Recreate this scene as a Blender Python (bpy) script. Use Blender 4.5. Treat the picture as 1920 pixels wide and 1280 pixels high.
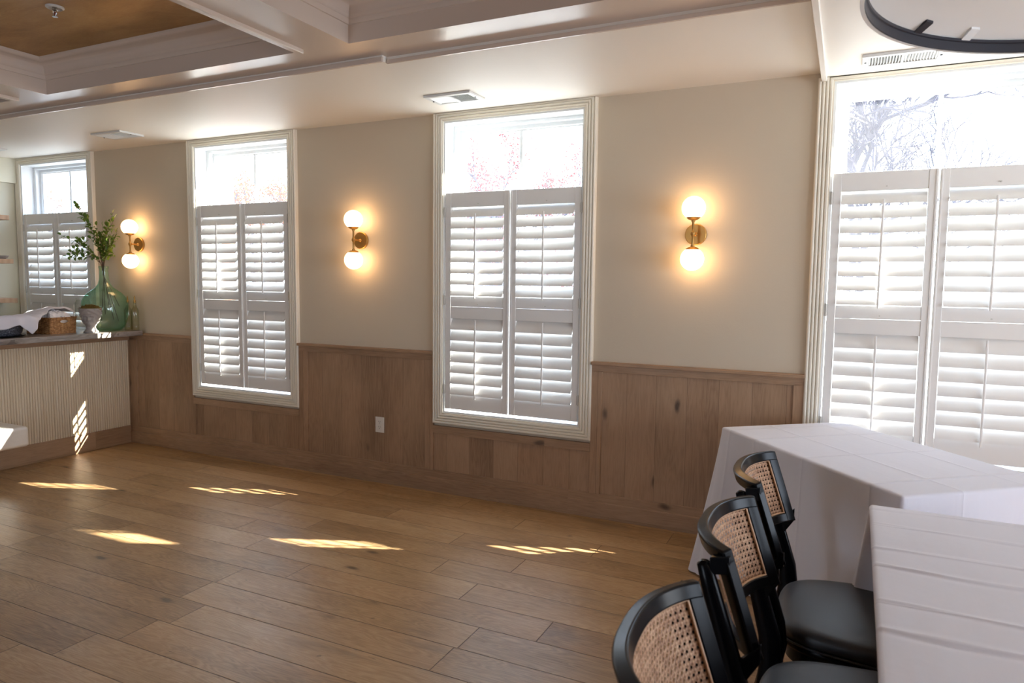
import bpy, bmesh, math, random
from mathutils import Vector, Matrix
PI = math.pi
random.seed(7)
for o in list(bpy.data.objects):
    bpy.data.objects.remove(o, do_unlink=True)
SC = bpy.context.scene
COL = SC.collection

# ---------------------------------------------------------------- camera
F_PX = 1309.97
cd = bpy.data.cameras.new('camera'); cam = bpy.data.objects.new('camera', cd); COL.objects.link(cam)
cd.sensor_width = 36.0; cd.lens = F_PX / 1920 * 36.0; cd.clip_start = 0.05; cd.clip_end = 300
Rw = Matrix(((0.9018, -0.0476, 0.4296), (0.4319, 0.0723, -0.8990), (0.0117, 0.9962, 0.0857)))
cam.matrix_world = Matrix.Translation((0, 0, 1.5)) @ Rw.to_4x4()
cd.dof.use_dof = True; cd.dof.focus_distance = 4.6; cd.dof.aperture_fstop = 5.6
SC.camera = cam
# ---------------------------------------------------------------- world, sun, exposure
SUN_DIR = Vector((-1.77, -0.73, -1.0)).normalized()
SUN_E, SKY_E, EXPO = 38.0, 8.0, 0.50
w = bpy.data.worlds.new('sky'); SC.world = w; w.use_nodes = True
nt = w.node_tree; nt.nodes.clear()
tc = nt.nodes.new('ShaderNodeTexCoord'); sx = nt.nodes.new('ShaderNodeSeparateXYZ')
cr = nt.nodes.new('ShaderNodeValToRGB'); bg = nt.nodes.new('ShaderNodeBackground'); wo = nt.nodes.new('ShaderNodeOutputWorld')
nt.links.new(tc.outputs['Generated'], sx.inputs[0]); nt.links.new(sx.outputs[2], cr.inputs[0])
cr.color_ramp.elements[0].color = (0.76, 0.86, 1.0, 1); cr.color_ramp.elements[1].color = (0.42, 0.62, 1.0, 1)
nt.links.new(cr.outputs[0], bg.inputs[0]); bg.inputs[1].default_value = SKY_E; nt.links.new(bg.outputs[0], wo.inputs[0])
sd = bpy.data.lights.new('sun', 'SUN'); so = bpy.data.objects.new('sun', sd); COL.objects.link(so)
sd.energy = SUN_E; sd.angle = math.radians(0.42); sd.color = (1.0, 0.95, 0.87)
so.rotation_euler = SUN_DIR.to_track_quat('-Z', 'Y').to_euler(); so.location = (8, 8, 9)
SC.view_settings.view_transform = 'Standard'; SC.view_settings.look = 'None'
SC.view_settings.gamma = 1.0; SC.view_settings.use_curve_mapping = False; SC.view_settings.exposure = EXPO
cy = SC.cycles
cy.use_denoising = True; cy.max_bounces = 12; cy.diffuse_bounces = 6; cy.glossy_bounces = 4
cy.transmission_bounces = 10; cy.transparent_max_bounces = 24; cy.sample_clamp_indirect = 8.0
cy.caustics_reflective = False; cy.caustics_refractive = False

D = 4.19            # inner face of the window wall
WIN = [-6.825, -4.425, -2.02, 0.395]        # window centres
HW = 0.508          # half width of the opening
Z0, Z1 = 0.575, 2.575
for i, cx in enumerate(WIN):                 # sky portals in the window openings
    pd = bpy.data.lights.new('window_portal', 'AREA'); po = bpy.data.objects.new('window_portal', pd); COL.objects.link(po)
    pd.shape = 'RECTANGLE'; pd.size = 2 * HW; pd.size_y = Z1 - Z0; pd.cycles.is_portal = True
    po.location = (cx, 4.42, (Z0 + Z1) / 2); po.rotation_euler = (-PI / 2, 0, 0)
BACKFILL = [(-3.0, 0.62)]                     # unseen opening behind the camera, added for fill light
SIDEFILL = [(2.75, 0.75), (0.75, 0.75)]  # unseen openings in the right-hand wall, added for fill light
YB = -4.2
for cx, hw in BACKFILL:
    pd = bpy.data.lights.new('window_portal', 'AREA'); po = bpy.data.objects.new('window_portal', pd); COL.objects.link(po)
    pd.shape = 'RECTANGLE'; pd.size = 2 * hw; pd.size_y = 2.0; pd.cycles.is_portal = True
    po.location = (cx, YB - 0.22, 1.3); po.rotation_euler = (PI / 2, 0, 0)

for cy0, hw in SIDEFILL:
    pd = bpy.data.lights.new('window_portal', 'AREA'); po = bpy.data.objects.new('window_portal', pd); COL.objects.link(po)
    pd.shape = 'RECTANGLE'; pd.size = 1.65; pd.size_y = 2 * hw; pd.cycles.is_portal = True
    po.location = (3.62, cy0, 1.325); po.rotation_euler = (0, PI / 2, 0)

# ---------------------------------------------------------------- helpers
class MB:
    def __init__(s): s.v = []; s.f = []; s.uv = {}
    def add(s, vs, fs):
        b = len(s.v); s.v += [tuple(x) for x in vs]; s.f += [tuple(i + b for i in f) for f in fs]; return s
    def box(s, a, b):
        x0, y0, z0 = [min(p, q) for p, q in zip(a, b)]; x1, y1, z1 = [max(p, q) for p, q in zip(a, b)]
        return s.add([(x0, y0, z0), (x1, y0, z0), (x1, y1, z0), (x0, y1, z0), (x0, y0, z1), (x1, y0, z1), (x1, y1, z1), (x0, y1, z1)],
                     [(0, 3, 2, 1), (4, 5, 6, 7), (0, 1, 5, 4), (1, 2, 6, 5), (2, 3, 7, 6), (3, 0, 4, 7)])
    def tube(s, pts, rad, n=8, cap=True, closed=False):
        pts = [Vector(p) for p in pts]; m = len(pts); rad = rad if isinstance(rad, (list, tuple)) else [rad] * m
        vs = []; up = None
        for i, p in enumerate(pts):
            if closed: d = pts[(i + 1) % m] - pts[i - 1]
            else: d = pts[min(i + 1, m - 1)] - pts[max(i - 1, 0)]
            d.normalize()
            if up is None: up = Vector((0, 0, 1)) if abs(d.z) < 0.9 else Vector((1, 0, 0))
            a = d.cross(up); a = a.normalized() if a.length > 1e-6 else d.orthogonal().normalized()
            b = a.cross(d).normalized(); up = b
            for k in range(n):
                t = 2 * PI * k / n; vs.append(p + (a * math.cos(t) + b * math.sin(t)) * rad[i])
        fs = []
        for i in range(m if closed else m - 1):
            j = (i + 1) % m
            for k in range(n):
                q = (k + 1) % n; fs.append((i * n + k, i * n + q, j * n + q, j * n + k))
        if cap and not closed: fs.append(tuple(range(n))[::-1]); fs.append(tuple((m - 1) * n + k for k in range(n)))
        return s.add(vs, fs)
    def lathe(s, prof, n=32, c=(0, 0, 0), axis='z', cap=True):
        vs = []; fs = []; m = len(prof)
        for r, h in prof:
            for k in range(n):
                t = 2 * PI * k / n; x, y = r * math.cos(t), r * math.sin(t)
                vs.append((c[0] + x, c[1] + y, c[2] + h) if axis == 'z' else ((c[0] + x, c[1] + h, c[2] + y) if axis == 'y' else (c[0] + h, c[1] + x, c[2] + y)))
        for i in range(m - 1):
            for k in range(n):
                q = (k + 1) % n; fs.append((i * n + k, i * n + q, (i + 1) * n + q, (i + 1) * n + k))
        if cap and prof[0][0] > 1e-5: fs.append(tuple(range(n))[::-1])
        if cap and prof[-1][0] > 1e-5: fs.append(tuple((m - 1) * n + k for k in range(n)))
        return s.add(vs, fs)
    def ring(s, x0, z0, x1, z1, prof, yw, sgn=-1):
        """profile (u outward, v protrusion) swept round a rectangle in the xz plane"""
        vs = []; fs = []; m = len(prof)
        for u, v in prof:
            y = yw + sgn * v
            vs += [(x0 - u, y, z0 - u), (x1 + u, y, z0 - u), (x1 + u, y, z1 + u), (x0 - u, y, z1 + u)]
        for i in range(m - 1):
            for k in range(4):
                q = (k + 1) % 4; fs.append((i * 4 + k, i * 4 + q, (i + 1) * 4 + q, (i + 1) * 4 + k))
        return s.add(vs, fs)
    def grid(s, fn, nu, nv, uv=None):
        b = len(s.v)
        for j in range(nv + 1):
            for i in range(nu + 1):
                s.v.append(tuple(fn(i / nu, j / nv)))
                if uv: s.uv[len(s.v) - 1] = uv(i / nu, j / nv)
        for j in range(nv):
            for i in range(nu):
                a = b + j * (nu + 1) + i; s.f.append((a, a + 1, a + nu + 2, a + nu + 1))
        return s
    def build(s, name, mat, parent=None, smooth=False, bevel=0.0, solid=0.0, sub=0, loc=None, auto=None, merge=False, seg=2):
        me = bpy.data.meshes.new(name); me.from_pydata(s.v, [], s.f)
        bm = bmesh.new(); bm.from_mesh(me)
        if merge: bmesh.ops.remove_doubles(bm, verts=bm.verts, dist=1e-5)
        bmesh.ops.recalc_face_normals(bm, faces=bm.faces); bm.to_mesh(me); bm.free()
        if s.uv:
            ul = me.uv_layers.new(name='UVMap')
            for lp in me.loops: ul.data[lp.index].uv = s.uv.get(lp.vertex_index, (0, 0))
        me.materials.append(mat)
        if smooth: me.shade_smooth()
        o = bpy.data.objects.new(name, me); COL.objects.link(o)
        if parent: o.parent = parent
        if loc: o.location = loc
        if sub: md = o.modifiers.new('sub', 'SUBSURF'); md.levels = sub; md.render_levels = sub
        if solid: md = o.modifiers.new('solid', 'SOLIDIFY'); md.thickness = solid; md.offset = 0
        if bevel:
            md = o.modifiers.new('bev', 'BEVEL'); md.width = bevel; md.segments = seg; md.limit_method = 'ANGLE'; md.angle_limit = 0.6
            md.harden_normals = False
            if not smooth:
                me.shade_smooth(); me.set_sharp_from_angle(angle=0.6)
        elif smooth and auto: me.set_sharp_from_angle(angle=auto)
        return o

def tag(o, label, cat, group=None, kind=None):
    o['label'] = label; o['category'] = cat
    if group: o['group'] = group
    if kind: o['kind'] = kind
    return o
def thing(name, label, cat, loc=(0, 0, 0), rz=0.0, group=None):
    o = bpy.data.objects.new(name, None); COL.objects.link(o); o.empty_display_size = 0.05
    o.location = loc; o.rotation_euler = (0, 0, rz); return tag(o, label, cat, group)
def struct(o):
    o['kind'] = 'structure'; return o
def copy_tree(o, parent=None):
    c = o.copy(); COL.objects.link(c)
    if parent: c.parent = parent
    for ch in o.children: copy_tree(ch, c)
    return c

# ---------------------------------------------------------------- materials
def srgb(r, g, b):
    f = lambda c: (c / 255 / 12.92) if c <= 10 else ((c / 255 + 0.055) / 1.055) ** 2.4
    return (f(r), f(g), f(b), 1)
class NT:
    def __init__(s, name):
        s.m = bpy.data.materials.new(name); s.m.use_nodes = True; s.t = s.m.node_tree; s.t.nodes.clear()
        s.out = s.t.nodes.new('ShaderNodeOutputMaterial')
    def n(s, typ, **kw):
        nd = s.t.nodes.new(typ)
        for k, v in kw.items(): setattr(nd, k, v)
        return nd
    def link(s, a, b): s.t.links.new(a, b)
    def setin(s, sock, v):
        if hasattr(v, 'is_output') or hasattr(v, 'links'): s.link(v, sock)
        else: sock.default_value = v
    def M(s, op, a, b=None, c=None):
        nd = s.n('ShaderNodeMath', operation=op); s.setin(nd.inputs[0], a)
        if b is not None: s.setin(nd.inputs[1], b)
        if c is not None: s.setin(nd.inputs[2], c)
        return nd.outputs[0]
    def xyz(s, mode='Object'):
        c = s.n('ShaderNodeTexCoord'); q = s.n('ShaderNodeSeparateXYZ'); s.link(c.outputs[mode], q.inputs[0]); return q.outputs[0], q.outputs[1], q.outputs[2], c.outputs[mode]
    def comb(s, x, y, z):
        q = s.n('ShaderNodeCombineXYZ'); s.setin(q.inputs[0], x); s.setin(q.inputs[1], y); s.setin(q.inputs[2], z); return q.outputs[0]
    def noise(s, vec, scale, detail=3, rough=0.5, dist=0.0):
        q = s.n('ShaderNodeTexNoise'); s.setin(q.inputs['Vector'], vec); q.inputs['Scale'].default_value = scale
        q.inputs['Detail'].default_value = detail; q.inputs['Roughness'].default_value = rough; q.inputs['Distortion'].default_value = dist; return q.outputs[0]
    def rnd(s, vec):
        q = s.n('ShaderNodeTexWhiteNoise', noise_dimensions='3D'); s.setin(q.inputs['Vector'], vec); return q.outputs[0]
    def ramp(s, fac, stops, interp='LINEAR'):
        q = s.n('ShaderNodeValToRGB'); s.setin(q.inputs[0], fac); cr = q.color_ramp; cr.interpolation = interp
        while len(cr.elements) < len(stops): cr.elements.new(0.5)
        for e, (p, c) in zip(cr.elements, stops): e.position = p; e.color = c if len(c) == 4 else (*c, 1)
        return q.outputs[0]
    def mix(s, fac, a, b, mode='MIX'):
        q = s.n('ShaderNodeMix', data_type='RGBA', blend_type=mode); s.setin(q.inputs[0], fac); s.setin(q.inputs[6], a); s.setin(q.inputs[7], b); return q.outputs[2]
    def bump(s, h, strength=0.3, dist=0.01):
        q = s.n('ShaderNodeBump'); q.inputs['Strength'].default_value = strength; q.inputs['Distance'].default_value = dist; s.setin(q.inputs['Height'], h); return q.outputs[0]
    def pbr(s, col, rough=0.5, metal=0.0, normal=None, spec=0.5, **kw):
        p = s.n('ShaderNodeBsdfPrincipled'); s.setin(p.inputs['Base Color'], col); s.setin(p.inputs['Roughness'], rough); s.setin(p.inputs['Metallic'], metal)
        p.inputs['Specular IOR Level'].default_value = spec
        if normal is not None: s.link(normal, p.inputs['Normal'])
        for k, v in kw.items(): s.setin(p.inputs[k.replace('_', ' ')], v)
        s.link(p.outputs[0], s.out.inputs[0]); return p

def paint(name, col, rough=0.6, bump=0.0, var=0.03, spec=0.5):
    t = NT(name); x, y, z, v = t.xyz()
    n = t.noise(v, 2.2, 3); c = t.mix(t.M('MULTIPLY', n, var * 4), col, (col[0] * .8, col[1] * .79, col[2] * .77, 1))
    nm = t.bump(t.noise(v, 90, 3), bump, 0.004) if bump else None
    t.pbr(c, rough, 0, nm, spec); return t.m
def flat(name, col, rough=0.5, metal=0.0, spec=0.5, **kw):
    t = NT(name); x, y, z, v = t.xyz(); n = t.noise(v, 40, 2)
    t.pbr(t.mix(t.M('MULTIPLY', n, 0.25), col, (col[0] * .7, col[1] * .7, col[2] * .7, 1)), rough, metal, None, spec, **kw); return t.m

def wood(name, la, ca, width, length, phase, base, dark, light, rough=0.42, knots=1.0, crack=0.0022, da=None, contrast=1.0, bumpk=0.35, var=1.0, rf=13.0, fleck=False):
    """boards running along axis la, laid side by side along axis ca"""
    t = NT(name); q = t.xyz(); L = q[la]; Cc = q[ca]; d3 = q[3 - la - ca]
    cw = t.M('DIVIDE', t.M('SUBTRACT', Cc, phase), width); row = t.M('FLOOR', cw); fw = t.M('FRACT', cw)
    r1 = t.rnd(t.comb(row, 3.7, 1.1))
    if length:
        lw = t.M('DIVIDE', t.M('ADD', L, t.M('MULTIPLY', r1, 7.3)), length); colm = t.M('FLOOR', lw); fl = t.M('FRACT', lw)
    else: colm = 0.0; fl = None
    rid = t.rnd(t.comb(row, colm, 5.0)); rid2 = t.rnd(t.comb(row, colm, 11.0)); rid3 = t.rnd(t.comb(row, colm, 17.0))
    seed = t.M('MULTIPLY', rid, 40.0)
    gv = t.comb(t.M('MULTIPLY', L, 1.0), t.M('ADD', t.M('MULTIPLY', Cc, 9.0), seed), seed)
    big = t.noise(gv, 1.1, 3, 0.55, 0.3)
    rings = t.M('FRACT', t.M('MULTIPLY', big, rf)); rings = t.M('ABSOLUTE', t.M('SUBTRACT', rings, 0.5))
    fine = t.noise(t.comb(t.M('MULTIPLY', L, 3.0), t.M('ADD', t.M('MULTIPLY', Cc, 130.0), seed), d3), 2.0, 4, 0.65)
    pores = t.noise(t.comb(t.M('MULTIPLY', L, 14.0), t.M('ADD', t.M('MULTIPLY', Cc, 320.0), seed), d3), 1.0, 2, 0.5)
    blot = t.noise(t.comb(L, t.M('MULTIPLY', Cc, 2.0), seed), 1.7, 3, 0.5)
    g = t.M('ADD', t.M('MULTIPLY', rings, 0.55 * contrast), t.M('MULTIPLY', fine, 0.6))
    g = t.M('ADD', g, t.M('MULTIPLY', t.M('SUBTRACT', rid2, 0.5), 0.55 * var)); g = t.M('ADD', g, t.M('MULTIPLY', t.M('SUBTRACT', blot, 0.5), 0.7))
    c = t.ramp(g, [(0.05, dark), (0.42, base), (0.85, light)])
    hue = t.mix(t.M('MULTIPLY', rid3, 0.35 * var), c, t.mix(1.0, c, (1.12, 0.93, 0.86, 1), 'MULTIPLY'))
    # knots: a dark irregular core with a soft halo
    kv = t.n('ShaderNodeTexVoronoi', feature='F1'); kv.inputs['Scale'].default_value = 1.0; kv.inputs['Randomness'].default_value = 1.0
    t.link(t.comb(t.M('MULTIPLY', L, 1.55), t.M('ADD', t.M('MULTIPLY', Cc, 3.6), t.M('MULTIPLY', t.noise(t.comb(L, Cc, d3), 9.0, 2), 0.12)), seed), kv.inputs['Vector'])
    kd = kv.outputs['Distance']
    halo = t.ramp(kd, [(0.0, (1, 1, 1, 1)), (0.16, (0, 0, 0, 1))]); core = t.ramp(kd, [(0.035, (1, 1, 1, 1)), (0.085, (0, 0, 0, 1))])
    c2 = t.mix(t.M('MULTIPLY', halo, 0.45 * knots), hue, dark)
    c2 = t.mix(t.M('MULTIPLY', core, 0.8 * knots), c2, (dark[0] * .22, dark[1] * .22, dark[2] * .24, 1))
    c2 = t.mix(t.M('MULTIPLY', t.M('LESS_THAN', pores, 0.36), 0.30), c2, dark)
    if fleck:
        fk = t.noise(t.comb(t.M('MULTIPLY', L, 9.0), t.M('ADD', t.M('MULTIPLY', Cc, 46.0), seed), d3), 1.0, 3, 0.6, 0.8)
        c2 = t.mix(t.ramp(fk, [(0.69, (0, 0, 0, 1)), (0.75, (.75, .75, .75, 1))]), c2, (dark[0] * .35, dark[1] * .33, dark[2] * .36, 1))
        mn = t.noise(t.comb(t.M('MULTIPLY', L, 1.3), t.M('ADD', t.M('MULTIPLY', Cc, 7.0), seed), d3), 1.4, 3, 0.5, 0.4)
        c2 = t.mix(t.ramp(mn, [(0.60, (0, 0, 0, 1)), (0.78, (.55, .55, .55, 1))]), c2, (dark[0] * .75, dark[1] * .85, dark[2] * 1.15, 1))
    # seams
    e = t.M('MINIMUM', fw, t.M('SUBTRACT', 1.0, fw)); ed = t.M('MULTIPLY', e, width)
    if fl is not None: ed = t.M('MINIMUM', ed, t.M('MULTIPLY', t.M('MINIMUM', fl, t.M('SUBTRACT', 1.0, fl)), length))
    seam = t.ramp(t.M('DIVIDE', ed, crack * 2 if crack else 1e-6), [(0.25, (1, 1, 1, 1)), (1.0, (0, 0, 0, 1))]) if crack else None
    if crack: c2 = t.mix(t.M('MULTIPLY', seam, 0.75), c2, (dark[0] * .25, dark[1] * .22, dark[2] * .2, 1))
    h = t.M('SUBTRACT', t.M('MULTIPLY', fine, 0.5), t.M('MULTIPLY', core, 0.4))
    h = t.M('ADD', h, t.M('MULTIPLY', rings, 0.25))
    if crack: h = t.M('SUBTRACT', h, t.M('MULTIPLY', seam, 1.5))
    rr = t.M('ADD', rough - 0.1, t.M('MULTIPLY', t.noise(t.comb(L, t.M('MULTIPLY', Cc, 6.0), seed), 3.0, 3), 0.22))
    t.pbr(c2, rr, 0, t.bump(h, bumpk, 0.0012), 0.5); return t.m

M = {}
M['floor'] = wood('floor_oak', 0, 1, 0.193, 1.38, 2.0, srgb(166, 133, 93), srgb(124, 95, 62), srgb(192, 161, 122), 0.34, 1.0, 0.0014, contrast=.9, var=.6, bumpk=1.0, rf=22.0, fleck=True)
WB, WD, WL = srgb(166, 134, 104), srgb(128, 99, 74), srgb(184, 154, 124)
M['wains'] = wood('oak_panel_upright', 2, 0, 0.185, None, -5.83, WB, WD, WL, 0.5, 1.0, 0.0006, var=0.4, contrast=.45)
M['wainh'] = wood('oak_board_level', 0, 2, 0.30, 2.4, 0.02, WB, WD, WL, 0.5, 1.0, 0.0, var=0.3, contrast=.45)
M['wainy'] = wood('oak_board_bar', 1, 2, 0.30, 2.4, 0.02, WB, WD, WL, 0.5, 1.0, 0.0, var=0.3, contrast=.45)
M['shelf'] = wood('shelf_oak', 1, 0, 0.4, None, 0.0, srgb(190, 155, 122), srgb(160, 124, 94), srgb(208, 176, 144), 0.5, 0.4, 0.0)
M['wall'] = paint('greige_wall_paint', srgb(206, 193, 171), 0.62, 0.12, 0.02)
M['soffit'] = paint('eggshell_ceiling_paint', srgb(238, 232, 222), 0.55, 0.05, 0.01)
M['gloss'] = paint('satin_white_beam_paint', srgb(212, 196, 182), 0.24, 0.04, 0.02)
M['trim'] = paint('cream_trim_paint', srgb(236, 229, 213), 0.35, 0.0, 0.01)
M['shutter'] = paint('shutter_white_paint', srgb(232, 230, 226), 0.38, 0.0, 0.01)
M['sash'] = paint('sash_white_paint', srgb(230, 232, 232), 0.4, 0.0, 0.01)
M['endwall'] = paint('pale_green_white_paint', srgb(214, 210, 190), 0.6, 0.05, 0.02)
M['darkwall'] = paint('dark_umber_wall_paint', srgb(142, 118, 100), 0.6)
M['brass'] = flat('aged_brass', srgb(186, 146, 84), 0.42, 0.9)
M['steel'] = flat('white_steel', srgb(225, 225, 222), 0.35)
M['dark'] = flat('dark_void', srgb(46, 48, 52), 0.8)
M['hinge'] = flat('white_hinge', srgb(205, 203, 196), 0.4)
M['black'] = flat('black_lacquered_wood', srgb(10, 10, 13), 0.24, 0.0, 0.14)
M['chrome'] = flat('sprinkler_chrome', srgb(200, 200, 200), 0.2, 1.0)
M['red'] = flat('sprinkler_bulb_red', srgb(120, 20, 15), 0.3)
M['plate'] = flat('white_plastic', srgb(228, 222, 212), 0.35)
M['concrete'] = paint('grey_cement', srgb(168, 160, 154), 0.85, 0.6, 0.08)
M['ringblack'] = flat('anodised_black_ring', srgb(40, 41, 50), 0.38, 0.2)
M['shadewhite'] = flat('white_shade', srgb(230, 230, 228), 0.6)

def m_gold():
    t = NT('gold_plaster'); x, y, z, v = t.xyz()
    n = t.noise(t.comb(t.M('MULTIPLY', x, 1.0), t.M('MULTIPLY', y, 2.6), z), 2.2, 5, 0.6, 0.5); f = t.noise(t.comb(x, t.M('MULTIPLY', y, 5.0), z), 30, 3)
    c = t.ramp(t.M('ADD', t.M('MULTIPLY', n, 0.8), t.M('MULTIPLY', f, 0.2)), [(0.3, srgb(148, 108, 54)), (0.52, srgb(176, 136, 78)), (0.75, srgb(196, 160, 104))])
    t.pbr(c, 0.42, 0.25, t.bump(f, 0.2, 0.002)); return t.m
M['gold'] = m_gold()
def m_counter():
    t = NT('grey_weathered_worktop'); x, y, z, v = t.xyz()
    n = t.noise(t.comb(t.M('MULTIPLY', x, 9.0), t.M('MULTIPLY', y, 2.0), t.M('MULTIPLY', z, 9.0)), 2.5, 5, 0.65, 0.6)
    c = t.ramp(n, [(0.3, srgb(104, 94, 88)), (0.5, srgb(146, 136, 128)), (0.7, srgb(176, 164, 152))])
    k = t.noise(v, 5.0, 3); c = t.mix(t.M('MULTIPLY', t.M('LESS_THAN', k, 0.36), 0.5), c, srgb(70, 56, 48))
    t.pbr(c, 0.3, 0, t.bump(n, 0.1, 0.001)); return t.m
M['counter'] = m_counter()
def m_flute():
    t = NT('fluted_cream_panel'); x, y, z, v = t.xyz()
    n = t.noise(t.comb(t.M('MULTIPLY', x, 30.0), t.M('MULTIPLY', y, 30.0), z), 1.5, 3)
    c = t.ramp(n, [(0.3, srgb(214, 198, 170)), (0.7, srgb(228, 214, 190))]); t.pbr(c, 0.5); return t.m
M['flute'] = m_flute()
def m_glass_pane():
    t = NT('window_glass'); tr = t.n('ShaderNodeBsdfTransparent'); tr.inputs[0].default_value = (0.97, 0.985, 0.98, 1)
    gl = t.n('ShaderNodeBsdfGlossy'); gl.inputs['Roughness'].default_value = 0.02; gl.inputs[0].default_value = (1, 1, 1, 1)
    dz = t.n('ShaderNodeBsdfTranslucent'); dz.inputs[0].default_value = (1, 1, 1, 1)
    x, y, z, v = t.xyz(); glare_veil = t.noise(v, 6, 3)  # translucent veil in the pane imitates glare that pales the view outside
    m1 = t.n('ShaderNodeMixShader'); m2 = t.n('ShaderNodeMixShader'); m1.inputs[0].default_value = 0.04
    t.link(t.M('ADD', 0.010, t.M('MULTIPLY', glare_veil, 0.026)), m2.inputs[0])
    t.link(tr.outputs[0], m1.inputs[1]); t.link(gl.outputs[0], m1.inputs[2]); t.link(m1.outputs[0], m2.inputs[1]); t.link(dz.outputs[0], m2.inputs[2])
    t.link(m2.outputs[0], t.out.inputs[0]); return t.m
M['pane'] = m_glass_pane()
def m_thin(name, tint, edge, rough=0.02, milk=None):
    """thin-walled glass: clear face on, tinted and shiny at grazing angles"""
    t = NT(name); lw = t.n('ShaderNodeLayerWeight'); lw.inputs[0].default_value = 0.35
    x, y, z, v = t.xyz()
    tr = t.n('ShaderNodeBsdfTransparent'); t.link(t.mix(t.M('POWER', lw.outputs['Facing'], 1.4), tint, edge), tr.inputs[0])
    gl = t.n('ShaderNodeBsdfGlossy'); gl.inputs['Roughness'].default_value = rough; gl.inputs[0].default_value = (1, 1, 1, 1)
    t.link(t.bump(t.noise(v, 18, 2), 0.25, 0.01), gl.inputs['Normal'])
    f_ = t.M('ADD', 0.035, t.M('MULTIPLY', t.M('POWER', lw.outputs['Facing'], 5.0), 0.55))
    m1 = t.n('ShaderNodeMixShader'); t.link(f_, m1.inputs[0]); t.link(gl.outputs[0], m1.inputs[2])
    if milk:
        df = t.n('ShaderNodeBsdfTranslucent'); df.inputs[0].default_value = milk; d2 = t.n('ShaderNodeBsdfDiffuse'); d2.inputs[0].default_value = milk
        a_ = t.n('ShaderNodeAddShader'); t.link(df.outputs[0], a_.inputs[0]); t.link(d2.outputs[0], a_.inputs[1])
        m0 = t.n('ShaderNodeMixShader'); m0.inputs[0].default_value = 0.045; t.link(tr.outputs[0], m0.inputs[1]); t.link(a_.outputs[0], m0.inputs[2]); t.link(m0.outputs[0], m1.inputs[1])
    else: t.link(tr.outputs[0], m1.inputs[1])
    t.link(m1.outputs[0], t.out.inputs[0]); return t.m
M['greenglass'] = m_thin('green_blown_glass', (0.87, 0.95, 0.91, 1), (0.46, 0.72, 0.60, 1), 0.02, (0.42, 0.55, 0.45, 1))
M['clearglass'] = m_thin('clear_glass', (0.98, 0.985, 0.98, 1), (0.78, 0.82, 0.78, 1))
M['amberglass'] = m_thin('oil_glass', (0.96, 0.95, 0.90, 1), (0.74, 0.72, 0.6, 1))
def m_globe():
    t = NT('lit_opal_globe'); e = t.n('ShaderNodeEmission'); lw = t.n('ShaderNodeLayerWeight'); lw.inputs[0].default_value = 0.4
    t.link(t.mix(lw.outputs['Facing'], (1.0, 0.62, 0.30, 1), (1.0, 0.50, 0.2, 1)), e.inputs[0]); e.inputs[1].default_value = 9.0
    t.link(e.outputs[0], t.out.inputs[0]); return t.m
M['globe'] = m_globe()
def m_cane():
    t = NT('woven_cane'); uv = t.n('ShaderNodeUVMap'); q = t.n('ShaderNodeSeparateXYZ'); t.link(uv.outputs[0], q.inputs[0])
    p = 0.0150
    u = t.M('DIVIDE', q.outputs[0], p); v = t.M('DIVIDE', q.outputs[1], p)
    fu = t.M('SUBTRACT', t.M('FRACT', u), 0.5); fv = t.M('SUBTRACT', t.M('FRACT', v), 0.5)
    au = t.M('ABSOLUTE', fu); av = t.M('ABSOLUTE', fv)
    # octagonal hole: square cut by the two diagonals
    sq = t.M('MAXIMUM', au, av); dg = t.M('MULTIPLY', t.M('ADD', au, av), 0.74); dist = t.M('MAXIMUM', sq, dg)
    hole = t.M('LESS_THAN', dist, 0.21)
    strand = t.M('ADD', t.M('SINE', t.M('MULTIPLY', u, 6.2832 * 2)), t.M('SINE', t.M('MULTIPLY', v, 6.2832 * 2)))
    dia = t.M('ADD', t.M('SINE', t.M('MULTIPLY', t.M('ADD', u, v), 6.2832)), t.M('SINE', t.M('MULTIPLY', t.M('SUBTRACT', u, v), 6.2832)))
    n = t.noise(t.comb(u, v, 0.0), 0.6, 3)
    g = t.M('ADD', t.M('MULTIPLY', strand, 0.12), t.M('ADD', t.M('MULTIPLY', dia, 0.08), n))
    c = t.ramp(g, [(0.2, srgb(132, 92, 64)), (0.5, srgb(176, 134, 102)), (0.8, srgb(206, 168, 134))])
    pb = t.n('ShaderNodeBsdfPrincipled'); t.link(c, pb.inputs['Base Color']); pb.inputs['Roughness'].default_value = 0.5
    t.link(t.bump(t.M('ADD', strand, dia), 0.6, 0.001), pb.inputs['Normal'])
    tr = t.n('ShaderNodeBsdfTransparent'); mx = t.n('ShaderNodeMixShader'); t.link(hole, mx.inputs[0]); t.link(pb.outputs[0], mx.inputs[1]); t.link(tr.outputs[0], mx.inputs[2])
    t.link(mx.outputs[0], t.out.inputs[0]); return t.m
M['cane'] = m_cane()
def m_diffuser():
    t = NT('opal_diffuser'); d = t.n('ShaderNodeBsdfDiffuse'); d.inputs[0].default_value = (.9, .9, .9, 1); tl = t.n('ShaderNodeBsdfTranslucent'); tl.inputs[0].default_value = (.95, .95, .95, 1)
    mx = t.n('ShaderNodeMixShader'); mx.inputs[0].default_value = 0.5; t.link(d.outputs[0], mx.inputs[1]); t.link(tl.outputs[0], mx.inputs[2]); t.link(mx.outputs[0], t.out.inputs[0]); return t.m
M['diffuser'] = m_diffuser()
M['canebead'] = flat('cane_bead', srgb(205, 165, 130), 0.5)
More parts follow.
